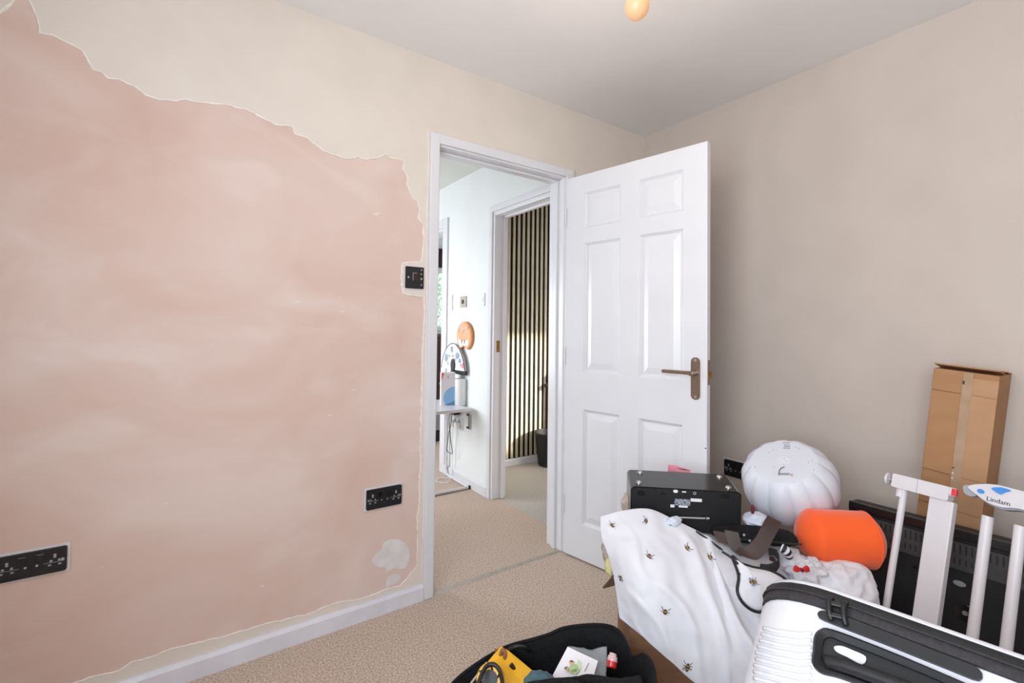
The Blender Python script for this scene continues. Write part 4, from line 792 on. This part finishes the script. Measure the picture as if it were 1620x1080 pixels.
def pbase(x, y): return onplane(x, y, ptop+axn*0.001, axn)
def pmark(pts, nm, mt=M_INK, r=0.0009): MB().tube([pbase(*p) for p in pts], r, 5).obj(nm, mt, pu)
rm = random.Random(9)
for yy in (700, 703.5, 706, 708.5): pmark([(1236+rm.uniform(0, 5), yy+0.4), (1241, yy-0.4+rm.random()), (1246, yy+rm.random()), (1250, yy+0.5)], 'printed_text', M_INK, 0.0007)
pmark([(1241, 738.5), (1236, 740), (1233, 744), (1232, 751)], 'printed_stroke', M_INK, 0.0013)
for x0 in (1234, 1238, 1242, 1246): pmark([(x0, 751), (x0+1, 747.5), (x0+2.4, 750.5), (x0+3.2, 748)], 'printed_letter', M_INK, 0.0008)
pmark([(1251, 752), (1253, 748.5), (1255, 752), (1251, 752)], 'warning_mark', M_GOLD, 0.0008)
for x0, y0 in ((1240, 724), (1239.5, 734), (1243, 729), (1222, 711), (1216, 715), (1258, 707), (1263, 709), (1284, 728), (1278, 731), (1287, 743), (1194, 738), (1224, 738)): pmark([(x0, y0), (x0+1.2, y0+0.5)], 'speck', M_INK, 0.0008)

# orange bolster cushion
ca = at(1266, 846, 1.56); cb_ = at(1382, 854, 1.53); cx_ = (cb_-ca); Lc = cx_.length; cx_.normalize(); QM = frame(ca, cx_, V((0, 0, 1)))
QM = Matrix((QM.col[1].to_3d(), QM.col[2].to_3d(), QM.col[0].to_3d())).transposed().to_4x4(); QM.translation = ca; Rc = 0.087
cu_ = thing('bolster_cushion', (ca+cb_)/2-V((0, 0, Rc)), 'bright orange bolster cushion beside the white pumpkin', 'cushion')
P = []
for k in range(25):
    q = k/24; z_ = -0.012+q*(Lc+0.036); e = min(z_+0.012, Lc+0.024-z_)
    rad = Rc*(min(1.0, (max(e, 0.0)/0.045))**0.45 if e < 0.045 else 1.0)*(0.97+0.03*q)
    P.append([QM @ V((max(rad, 0.001)*(1+0.012*noise.noise(V((math.cos(t)*2, math.sin(t)*2, z_*22))))*math.cos(t), max(rad, 0.001)*(1+0.012*noise.noise(V((math.cos(t)*2, math.sin(t)*2, z_*22))))*math.sin(t), z_)) for t in [2*math.pi*j/40 for j in range(40)]])
MB().grid(P, cv=True).obj('cover', M_ORANGE, cu_, smooth=True)
MB().tube([QM @ V((Rc*0.995*math.cos(t), Rc*0.995*math.sin(t), Lc-0.022)) for t in [2*math.pi*j/40 for j in range(40)]], 0.0022, 6, closed=True).obj('seam', M_ORANGE, cu_, smooth=True)

# dark pouch and leather belts
dp = [at(*p) for p in ((1128, 842, 1.56), (1180, 846, 1.54), (1230, 850, 1.525), (1256, 852, 1.52))]
po = thing('black_pouch', dp[1]-V((0, 0, 0.03)), 'flat black pouch under the belts beside the radio', 'pouch')
P = []
for k, c in enumerate(spline(dp, 6)):
    q = k/18; s_ = (math.sin(math.pi*min(1, max(0, q*0.94+0.03))))**0.3; P.append([c + V((0, 0, 0.028*s_*math.sin(t)*(1 if math.sin(t) > 0 else 0.7))) - cf*(0.050*s_*math.cos(t)) for t in [2*math.pi*j/20 for j in range(20)]])
MB().grid(P, cv=True).add([P[0][j] for j in range(20)], [tuple(range(20))]).add([P[-1][j] for j in range(20)], [tuple(range(20))]).obj('pouch_body', M_CANVAS, po, smooth=True)
MB().tube([c + V((0, 0, 0.004)) - cf*0.049 for c in spline(dp, 6)[1:-1]], 0.003, 6).obj('zip', M_BLACKG, po, smooth=True)
for x0, y0 in ((1177, 846), (1186, 855)): MB().lathe([(0.004, 0), (0.003, 0.003), (0.001, 0.004)], 10, frame(at(x0, y0, 1.468), cr, V((0, 0, 1)))).obj('stud', M_SCREW, po)
def strap(name, path, mt, wv, wid, parent, th=0.0035):
    P = []; path = spline(path, 8)
    for i, p in enumerate(path):
        t = (path[min(i+1, len(path)-1)]-path[max(i-1, 0)]).normalized(); w_ = wv if isinstance(wv, V) else wv(i/(len(path)-1)); w_ = (w_-t*w_.dot(t)).normalized(); n_ = t.cross(w_)
        P.append([p+w_*wid/2+n_*th/2, p-w_*wid/2+n_*th/2, p-w_*wid/2-n_*th/2, p+w_*wid/2-n_*th/2])
    b = MB().grid(P, cv=True).add(P[0], [(0, 1, 2, 3)]).add(P[-1], [(3, 2, 1, 0)]); return b.obj(name, mt, parent, smooth='auto')
def strap2(name, e1, e2, mt, parent, th=0.004):
    A_ = spline([at(*p) for p in e1], 6); B_ = spline([at(*p) for p in e2], 6); n_ = min(len(A_), len(B_))
    return MB().grid([[A_[k], A_[k].lerp(B_[k], 0.5), B_[k]] for k in range(n_)]).obj(name, mt, parent, solid=th)
bl1 = thing('leather_belt', at(1205, 880, 1.45), 'wide brown leather belt looped beside the white pumpkin', 'belt')
strap2('strap', [(1214, 815.5, 1.475), (1206, 829, 1.462), (1197, 847, 1.452), (1187, 859, 1.447), (1178, 866, 1.447), (1170, 866, 1.452)], [(1235.5, 826.5, 1.46), (1231, 838, 1.447), (1223, 853, 1.435), (1213, 871, 1.425), (1196, 885.5, 1.422), (1162, 874, 1.44)], M_LEATH, bl1)
strap2('strap', [(1146, 838, 1.50), (1149, 853, 1.485), (1158, 870, 1.465), (1172, 880, 1.452)], [(1168, 842, 1.487), (1171, 855, 1.475), (1177, 867, 1.46), (1186, 872, 1.452)], M_LEATHD, bl1)
strap2('strap', [(1128, 839, 1.505), (1131, 849, 1.495), (1137, 858, 1.487)], [(1146, 842, 1.495), (1149, 852, 1.487), (1153, 861, 1.48)], M_LEATH, bl1)
bl2 = thing('leather_belt', at(1222, 895, 1.43), 'narrow dark leather belt curled below the wide belt', 'belt')
strap2('strap', [(1216, 866, 1.43), (1226, 868, 1.43), (1232, 876, 1.425), (1233, 884, 1.42), (1227, 889, 1.415), (1214, 892, 1.415), (1203, 891, 1.42)], [(1216, 878, 1.425), (1224, 879, 1.425), (1231, 888, 1.42), (1233.5, 896, 1.412), (1224, 907, 1.405), (1213, 902, 1.405), (1203, 895, 1.412)], M_BLACKP, bl2)
strap2('strap', [(1217, 879, 1.445), (1224, 881, 1.445), (1228, 888, 1.44)], [(1217, 886, 1.44), (1223, 889, 1.44), (1226, 893, 1.435)], M_LEATH, bl2)

# garments on the right of the pile
tag(blob('grey_shirt', Matrix.Translation(at(1246, 886, 1.50)), 0.05, 0.05, 0.04, M_GREYF, None, 21, 0.36, 2.2, 48, 32), 'pale grey crumpled shirt left of the orange cushion', 'shirt')
tag(blob('lilac_top', Matrix.Translation(at(1278, 908, 1.45)), 0.062, 0.06, 0.042, M_GREYF, None, 24, 0.36, 2.2, 48, 32), 'pale crumpled top under the orange cushion with red bow in front', 'top')
tag(blob('white_garment', Matrix.Translation(at(1328, 928, 1.45)), 0.115, 0.095, 0.072, M_WHITEF, None, 27, 0.20, 1.5, 64, 40), 'rounded white garment below the orange cushion', 'garment')
sp = thing('striped_sock', at(1246, 872, 1.44), 'small black and white striped sock below the pouch', 'sock')
skp = spline([at(*p) for p in ((1236, 866, 1.425), (1241, 869, 1.42), (1246, 874, 1.42), (1248, 880, 1.425))], 4)
for k in range(6): MB().tube([skp[2*k], skp[2*k+1], skp[2*k+2]], [0.0125+0.001*math.sin(k)]*3, 12).obj('stripe', M_BLACK if k % 2 else M_WHITEF, sp, smooth='auto')
rb = thing('red_bow', at(1267, 905, 1.38), 'small red fabric bow in front of the pale top', 'bow')
BM = frame(at(1268, 899, 1.375), cr, V((0, 0, 1)))
for sg in (-1, 1): MB().prism([(0.002*sg, -0.004), (0.012*sg, -0.011), (0.024*sg, -0.008), (0.022*sg, 0.004), (0.016*sg, 0.010), (0.004*sg, 0.002)][::sg], -0.004, 0.004, BM).obj('loop', M_RED, rb, bevel=0.003)
MB().prism(circ(0, -0.004, 0.005, 10), -0.005, 0.006, BM).obj('knot', M_MAROON, rb, bevel=0.002)

# ------------------------------------------------------------------ white suitcase lying tilted in the foreground
P0 = at(1194, 902, 0.90); SU = V((0.20, -0.97, -0.03)); LN = V((0.72, 0.10, 0.68)); SMx = frame(P0, SU, LN)   # x along case, y lid normal, z out of the handle side
Ls, Ws, Hs = 0.66, 0.42, 0.25; SN = SMx.col[2].to_3d(); SX = SMx.col[0].to_3d(); SY = SMx.col[1].to_3d()
sc_ = thing('suitcase', P0+SX*0.33-SN*0.2-SY*0.27, 'white hard-shell suitcase with black zip and handle in the foreground', 'suitcase')
def planring(ins, y, n=8):   # rounded plan outline at height y, inset ins
    r_ = max(0.125-ins, 0.01); return [SMx @ V((x, y, z)) for x, z in rrect(ins, -Ws+ins, Ls-ins, -ins, r_, n)]
def shell(levels, nm, mt):
    P = [planring(i_, y_) for i_, y_ in levels]; b = MB().grid(P, cv=True); b.add(P[0], [tuple(range(len(P[0])))]); b.add(P[-1], [tuple(range(len(P[-1])))]); return b.obj(nm, mt, sc_, smooth='auto', angle=50)
shell([(0.06, -Hs), (0.03, -Hs+0.006), (0.012, -Hs+0.02), (0.003, -Hs+0.045), (0.0, -Hs+0.08), (0.0, -0.029), (0.003, -0.021)], 'lower_shell', M_WCASE)
shell([(0.003, 0.011), (0.001, 0.013), (0.004, 0.018), (0.012, 0.022), (0.03, 0.025), (0.06, 0.027)], 'lid_shell', M_WCASE)
shell([(0.0025, -0.022), (-0.0015, -0.020), (-0.0015, -0.005), (0.0, -0.003)], 'zip_tape', M_ZIP)
shell([(0.0, -0.003), (-0.002, -0.002), (-0.002, 0.008), (0.0025, 0.012)], 'zip_tape', M_BLACKP)
MB().tube(planring(-0.003, -0.0035), 0.0018, 6, closed=True).obj('zip_teeth', M_ZIP, sc_, smooth=True)
def sp_(x, y): p = onplane(x, y, P0, SN)-P0; return V((p.dot(SX), p.dot(SY)))
def stube(pts, r_, nm, mt, h=0.0): return MB().tube(spline([SMx @ V((q.x, q.y, h)) for q in (sp_(*p) for p in pts)], 5), r_, 6).obj(nm, mt, sc_, smooth=True)
lsv = [o for o in sc_.children if o.name.startswith('lower_shell')][0]
lbv = BVHTree.FromPolygons([tuple(v.co) for v in lsv.data.vertices], [tuple(p.vertices) for p in lsv.data.polygons])
for k in range(10):
    y0 = 990+10.4*k; pts = []
    for x, y in [(1194+3*q, y0+(q*0.75 if q < 12 else 9+(q-12)*(0.35+0.05*k) if q < 24 else 9+12*(0.35+0.05*k)-(q-24)*0.25)) for q in range(31)]:
        h_ = hit(lbv, x, y)
        if h_ and h_[1].dot(SN) > 0.55: pts.append(h_[0]+h_[1]*0.001)
    if len(pts) > 6: MB().tube(pts, 0.0032, 8).obj('ridge', M_WCASE, sc_, smooth=True)
# lock strip and loop
def spoly(pts, h0, h1, nm, mt, bev=0.002, sm=3):
    q = [sp_(*p) for p in pts]; q = spline(q, sm, True) if sm else q; return MB().prism([(p.x, p.y) for p in q], h0, h1, SMx).obj(nm, mt, sc_, bevel=bev)
spoly(((1296, 978), (1300, 968), (1330, 975), (1400, 1001), (1500, 1040), (1548, 1060), (1549, 1078), (1500, 1060), (1400, 1020), (1330, 993)), 0.0, 0.007, 'lock_strip', M_BLACK)
for x0, yo in ((1313, 0), (1336, 8)): MB().tube(spline([SMx @ V((q.x, q.y, h)) for q, h in ((sp_(x0+3, 947+yo), 0.004), (sp_(x0, 955+yo), 0.013), (sp_(x0, 972+yo), 0.014), (sp_(x0+3, 984+yo), 0.009))], 5), 0.0045, 8).obj('zip_puller', M_BLACK, sc_, smooth=True)
for ya_, yb_ in ((957, 965), (975, 983)): spoly(((1310, ya_-3), (1324, ya_), (1339, ya_+4), (1340, yb_+4), (1325, yb_), (1310, yb_-3)), 0.006, 0.016, 'zip_puller', M_BLACK, 0.002, 0)
# carry handle: recessed surround plus grip
outer = [sp_(*p) for p in ((1287, 1030), (1289, 1010), (1298, 999), (1318, 999), (1400, 1030), (1500, 1072), (1620, 1125), (1680, 1155), (1690, 1180), (1660, 1190), (1500, 1140), (1400, 1100), (1330, 1074), (1300, 1066), (1286, 1052))]
inner = [sp_(*p) for p in ((1301, 1036), (1304, 1016), (1314, 1010), (1330, 1016), (1400, 1043), (1500, 1085), (1600, 1130), (1655, 1158), (1650, 1172), (1600, 1156), (1500, 1120), (1400, 1086), (1335, 1062), (1310, 1054), (1302, 1046))]
O_ = spline(outer, 4, True); I_ = spline(inner, 4, True)
P = [[SMx @ V((p.x, p.y, -0.001)) for p in O_], [SMx @ V((p.x, p.y, 0.010)) for p in O_], [SMx @ V((a_.lerp(c_, 0.3).x, a_.lerp(c_, 0.3).y, 0.014)) for a_, c_ in zip(O_, I_)], [SMx @ V((p.x, p.y, 0.008)) for p in I_], [SMx @ V((p.x, p.y, 0.001)) for p in I_]]
MB().grid(P, cv=True).obj('handle_surround', M_BLACK, sc_, smooth='auto', angle=50)
MB().prism([(p.x, p.y) for p in I_], 0.0002, 0.002, SMx).obj('handle_recess', M_BLACKP, sc_)
spoly(((1320, 1024), (1332, 1023), (1350, 1030), (1370, 1040), (1364, 1052), (1340, 1040), (1324, 1032)), 0.002, 0.004, 'recess_shell_panel', M_WCASE, 0.0)  # patch of white shell showing through the handle opening
gp = [sp_(*p) for p in ((1308, 1050), (1340, 1060), (1400, 1083), (1500, 1121), (1600, 1160), (1645, 1176))]
MB().tube(spline([SMx @ V((p.x, p.y, 0.010+0.012*math.sin(math.pi*k/5))) for k, p in enumerate(gp)], 5), 0.0095, 10).obj('grip', M_BLACKP, sc_, smooth=True)
# plain carton wedged under the suitcase
wc = thing('wedged_carton', P0+SX*0.33-SN*0.2-SY*(Hs+0.25), 'plain brown cardboard carton wedged under the white suitcase', 'box')
MB().box((0.06, -Hs-0.24, -0.38), (0.60, -Hs-0.003, -0.05), SMx).obj('carton_body', M_CARDD, wc, bevel=0.003)
MB().box((0.06, -Hs-0.22, -0.235), (0.60, -Hs-0.002, -0.195), SMx).obj('tape', M_TAPE, wc)
# ------------------------------------------------------------------ tool bag on the carpet
rim = [(716, 1082, 1.32), (752, 1052, 1.36), (800, 1024, 1.40), (842, 1012, 1.41), (868, 1004, 1.405), (892, 994, 1.40), (930, 989, 1.395), (960, 990, 1.385), (978, 998, 1.365), (990, 1016, 1.335), (1000, 1040, 1.30), (1018, 1036, 1.25), (1031, 1050, 1.20), (1036, 1085, 1.12), (1020, 1120, 1.04), (960, 1100, 1.06), (900, 1078, 1.10), (850, 1082, 1.11), (790, 1110, 1.12), (735, 1125, 1.18), (708, 1110, 1.25)]
RIM = spline([at(*p) for p in rim], 4, True); bcx = sum(RIM, V((0, 0, 0)))/len(RIM)
tbag = thing('tool_bag', (bcx.x, bcx.y, 0), 'open black canvas tool bag on the beige carpet', 'bag')
def inset(p, k, z): q = V((bcx.x, bcx.y, 0)); return V((q.x+(p.x-q.x)*k, q.y+(p.y-q.y)*k, z))
def wob(p, a): return a*noise.noise(p*9)
P = [[inset(p, 0.93, 0.003) for p in RIM], [inset(p, 1.0, 0.03) for p in RIM]]
for k in range(1, 6): P.append([inset(p, 1.02+0.03*math.sin(math.pi*k/6)+wob(p+V((0, 0, k*0.3)), 0.03), 0.03+(p.z-0.03)*k/6) for p in RIM])
P.append([p for p in RIM])
P.append([inset(p, 0.97, p.z-0.004) for p in RIM])
for k in range(5, 0, -1): P.append([inset(p, 0.955+wob(p+V((0, 0, k*0.3)), 0.03), 0.025+(p.z-0.03)*k/6) for p in RIM])
P.append([inset(p, 0.5, 0.02) for p in RIM]); P.append([inset(p, 0.05, 0.02) for p in RIM])
MB().grid(P, cv=True).obj('bag_body', M_CANVAS, tbag, smooth=True)
MB().tube([p+V((0, 0, 0.001)) for p in RIM], 0.005, 8, closed=True).obj('rim_binding', M_CANVAS, tbag, smooth=True)
MB().tube(spline([at(*p) for p in ((800, 1034, 1.385), (806, 1027, 1.375), (818, 1022, 1.37), (830, 1024, 1.375), (838, 1031, 1.385))], 6), 0.005, 8).obj('handle_loop', M_BLACK, tbag, smooth=True)
FRr = spline([at(*p) for p in ((836, 1090, 1.13), (872, 1083, 1.13), (905, 1080, 1.125), (935, 1077, 1.125), (960, 1081, 1.12), (985, 1083, 1.10), (1015, 1078, 1.10))], 5)
MB().tube(FRr, [0.012+0.006*abs(noise.noise(p*30)) for p in FRr], 10).obj('front_fold', M_CANVAS, tbag, smooth=True)
# contents
PLn = lambda pts: [at(*p) for p in pts]
def card(name, pts, mt, parent, th=0.0015):
    n_ = (pts[1]-pts[0]).cross(pts[2]-pts[0]).normalized(); n_ = n_ if n_.dot(CAM-pts[0]) > 0 else -n_; k = len(pts)
    return MB().add(pts+[p-n_*th for p in pts], [tuple(range(k)), tuple(range(2*k-1, k-1, -1))]+[(i, i+k, (i+1) % k+k, (i+1) % k) for i in range(k)]).obj(name, mt, parent), n_
pol = thing('plastic_bag', at(935, 1060, 1.25), 'clear polythene bag standing in the tool bag', 'plastic bag')
P = net([[at(*p) for p in r] for r in (((900, 1022, 1.335), (930, 1026, 1.33), (960, 1023, 1.325)), ((890, 1048, 1.29), (928, 1050, 1.275), (960, 1048, 1.285)), ((880, 1080, 1.24), (925, 1084, 1.22), (958, 1080, 1.24)))], 5, 5)
MB().grid([[p+V((0, 0, 0.006*noise.noise(p*40))) for p in r] for r in P]).obj('film', M_CLEAR, pol, smooth=True, solid=0.0015)
lfr = thing('leaflet', at(905, 1060, 1.24), 'white leaflet with small figure picture in the tool bag', 'leaflet')
cor = [at(898, 1022.5, 1.29), at(946, 1045, 1.265), at(936, 1080, 1.215), at(870, 1076, 1.225)]
o, ln = card('sheet', cor, M_PAPER, lfr)
def lq(x, y): return onplane(x, y, cor[0]+ln*0.0008, ln)
def lpatch(pts, nm, mt): card(nm, [lq(*p) for p in pts], mt, lfr, 0.0006)
lpatch([(902, 1052), (912, 1050), (918, 1060), (912, 1066), (903, 1064), (898, 1058)], 'green_print', M_SAGE); lpatch([(914, 1042), (920, 1046), (921, 1056), (914, 1062), (912, 1052)], 'green_print', mat('leaf print', (196, 214, 176), 0.7, noise_=20, c2=(206, 222, 186)))
lpatch([(900, 1046), (904, 1044), (909, 1047), (908, 1052), (903, 1052)], 'head_print', M_SKIN); lpatch([(900, 1046), (904, 1043.5), (909, 1046.5), (905, 1047)], 'hair_print', M_INK)
lpatch([(894, 1056), (898, 1055), (901, 1059), (897, 1062)], 'head_print', M_SKIN); lpatch([(892.5, 1056), (896, 1053.5), (898.5, 1055.5), (894.5, 1059)], 'hair_print', M_INK)
lpatch([(902, 1060), (912, 1057), (913, 1062), (904, 1065)], 'yellow_print', mat('pale yellow print', (226, 210, 130), 0.7, noise_=20, c2=(220, 204, 120)))
lpatch([(931, 1048), (932.5, 1048.5), (926, 1062), (924.5, 1061)], 'text_print', M_GREYP)
dpb = thing('dropper_bottle', at(968, 1056, 1.25), 'small red bottle with clear pinkish cap in the tool bag', 'bottle')
bx0 = at(967, 1057, 1.24); bxu = (at(970, 1033, 1.26)-bx0); BT = frame(bx0, bxu.orthogonal(), bxu.cross(bxu.orthogonal())); BT = frame(bx0, BT.col[0].to_3d(), bxu.cross(BT.col[0].to_3d()))
kk = bxu.length
if BT.col[2].to_3d().dot(bxu) < 0: BT = BT @ Matrix.Scale(-1, 4, (0, 0, 1))
MB().lathe([(0.010, 0), (0.0135, 0.003), (0.0135, kk*0.46)], 20, BT).obj('body', M_REDL, dpb, smooth='auto'); MB().lathe([(0.0135, kk*0.46), (0.0138, kk*0.5), (0.0125, kk*0.78), (0.0095, kk*0.86), (0.0090, kk), (0.0005, kk*1.01)], 20, BT).obj('cap', M_PKCLR, dpb, smooth='auto')
# yellow tool with black cords
yt = thing('yellow_case', at(800, 1060, 1.27), 'yellow tool case with black straps at the tool bag\'s left end', 'tool case')
yc = [at(783, 1034, 1.36), at(795, 1041, 1.345), at(813, 1056, 1.325), at(836, 1076, 1.29), at(826, 1100, 1.24), at(800, 1092, 1.25), at(790, 1066, 1.30), at(772, 1046, 1.345)]
o, yn = card('case_body', yc, M_YEL, yt, 0.03)
def yq(x, y, h=0.001): return onplane(x, y, yc[0]+yn*h, yn)
for pts in (((806, 1060), (816, 1070), (813, 1074), (803, 1064)), ((800, 1058), (803, 1056), (815, 1066), (813, 1067.5))): card('brand_patch', [yq(*p, 0.0016) for p in pts], M_PAPER if pts[0][0] == 806 else M_BLACK, yt, 0.001)
MB().tube([yq(*p, 0.002) for p in ((806, 1064), (808, 1066), (809, 1065), (811, 1068), (812, 1070))], 0.0007, 5).obj('lettering', M_INK, yt)
MB().tube(spline([yq(*p, 0.006) for p in ((808, 1050), (816, 1064), (819, 1085), (818, 1100))], 5), 0.006, 8).obj('strap', M_BLACK, yt, smooth=True)
yt2 = thing('yellow_tape', at(775, 1072, 1.25), 'yellow and black tape reel leaning inside the tool bag', 'tool')
RMt = frame(at(776, 1074, 1.255), cr*0.9+V((0, 0, 0.2)), (V((0, 0, 1))*0.8+cf*0.55))
MB().lathe([(0.020, -0.014), (0.034, -0.014), (0.037, -0.010), (0.037, 0.010), (0.034, 0.014), (0.020, 0.014)], 26, RMt).obj('reel_case', M_YEL, yt2, smooth='auto'); MB().lathe([(0.001, 0.0), (0.021, 0.0), (0.021, 0.0155), (0.001, 0.017)], 20, RMt).obj('hub', M_BLACK, yt2, smooth='auto')
for a0 in range(0, 360, 60): MB().tube([RMt @ V((0.021*math.cos(math.radians(a0)), 0.021*math.sin(math.radians(a0)), 0.0145)), RMt @ V((0.034*math.cos(math.radians(a0+20)), 0.034*math.sin(math.radians(a0+20)), 0.0148))], 0.0026, 6).obj('grip_bar', M_BLACK, yt2)
cbk = thing('black_cable', at(790, 1060, 1.24), 'thick black cable arched over the yellow reel', 'cable'); MB().tube(spline([at(*p) for p in ((756, 1082, 1.20), (764, 1062, 1.23), (772, 1052, 1.245), (782, 1051, 1.245), (790, 1060, 1.235), (794, 1075, 1.215), (796, 1092, 1.19))], 6), 0.0055, 8).obj('cable_run', M_BLACK, cbk, smooth=True)
pen = thing('steel_ruler', at(757, 1065, 1.27), 'thin steel rod along the tool bag\'s left edge', 'rod'); MB().tube([at(770, 1048, 1.30), at(738, 1090, 1.225)], 0.003, 8).obj('rod', M_SCREW, pen)
knf = thing('wooden_tool', at(792, 1032, 1.36), 'tan wooden tool handle behind the yellow case', 'tool'); MB().tube([at(784, 1026, 1.375), at(787, 1042, 1.36)], [0.003, 0.005], 8).obj('handle_tip', M_HAZEL, knf, smooth=True); MB().tube(spline([at(*p) for p in ((791, 1040, 1.355), (795, 1028, 1.36), (799, 1033, 1.355), (798, 1044, 1.345))], 5), 0.0055, 8).obj('handle_bow', M_HAZEL, knf, smooth=True)
tag(blob('teal_rag', Matrix.Translation(at(852, 1082, 1.19)), 0.04, 0.035, 0.02, M_TEAL, None, 31, 0.35, 2.6), 'teal rag at the front of the tool bag', 'rag')
tag(blob('orange_cap', Matrix.Translation(at(863, 1068, 1.26)), 0.011, 0.011, 0.008, mat('dull orange plastic', (190, 84, 56), 0.5, noise_=20, c2=(200, 94, 64)), None, 33, 0.12), 'small dull orange cap left of the leaflet', 'cap')

# ------------------------------------------------------------------ small pieces hang on the part they belong to
SUB = {'aerial_knuckle': 'aerial', 'jack_pin': 'power_jack', 'mount_screw': 'round_mount', 'end_cap': 'tube_frame', 'seam': 'cover', 'red_indicator': 'latch_block', 'rail_seam': 'top_rail', 'zip_teeth': 'zip_tape', 'wall_cup': 'pressure_bolt',
       'tube_socket': 'top_rail', 'blue_button': 'handle_housing', 'blue_slider': 'handle_housing', 'latch_tongue': 'handle_housing', 'grip': 'handle_surround', 'handle_recess': 'handle_surround', 'recess_shell_panel': 'handle_surround', 'ridge': 'lower_shell', 'lock_strip': 'lower_shell', 'vent_slot': 'vent_panel',
       'rating_label': 'back_panel', 'serial_label': 'back_panel', 'oval_label': 'back_panel', 'keyhole_slot': 'back_panel', 'screw_hole': 'back_panel', 'vent_top': 'body', 'rim_binding': 'bag_body', 'handle_loop': 'bag_body', 'scuff': 'carton_body', 'crease': 'carton_body', 'lettering': 'handle_housing', 'rocker': 'faceplate', 'screw': 'faceplate', 'pin_slot': 'faceplate', 'terminal': 'faceplate', 'shutter_line': 'faceplate'}
for o in [o for o in sc.objects if o.type == 'MESH' and o.parent and o.parent.type == 'EMPTY']:
    tgt = SUB.get(o.name.split('.')[0])
    if not tgt: continue
    sib = [c for c in o.parent.children if c.name.split('.')[0] == tgt]
    if sib: o.parent = sib[0]; o.matrix_parent_inverse = Matrix.Identity(4)
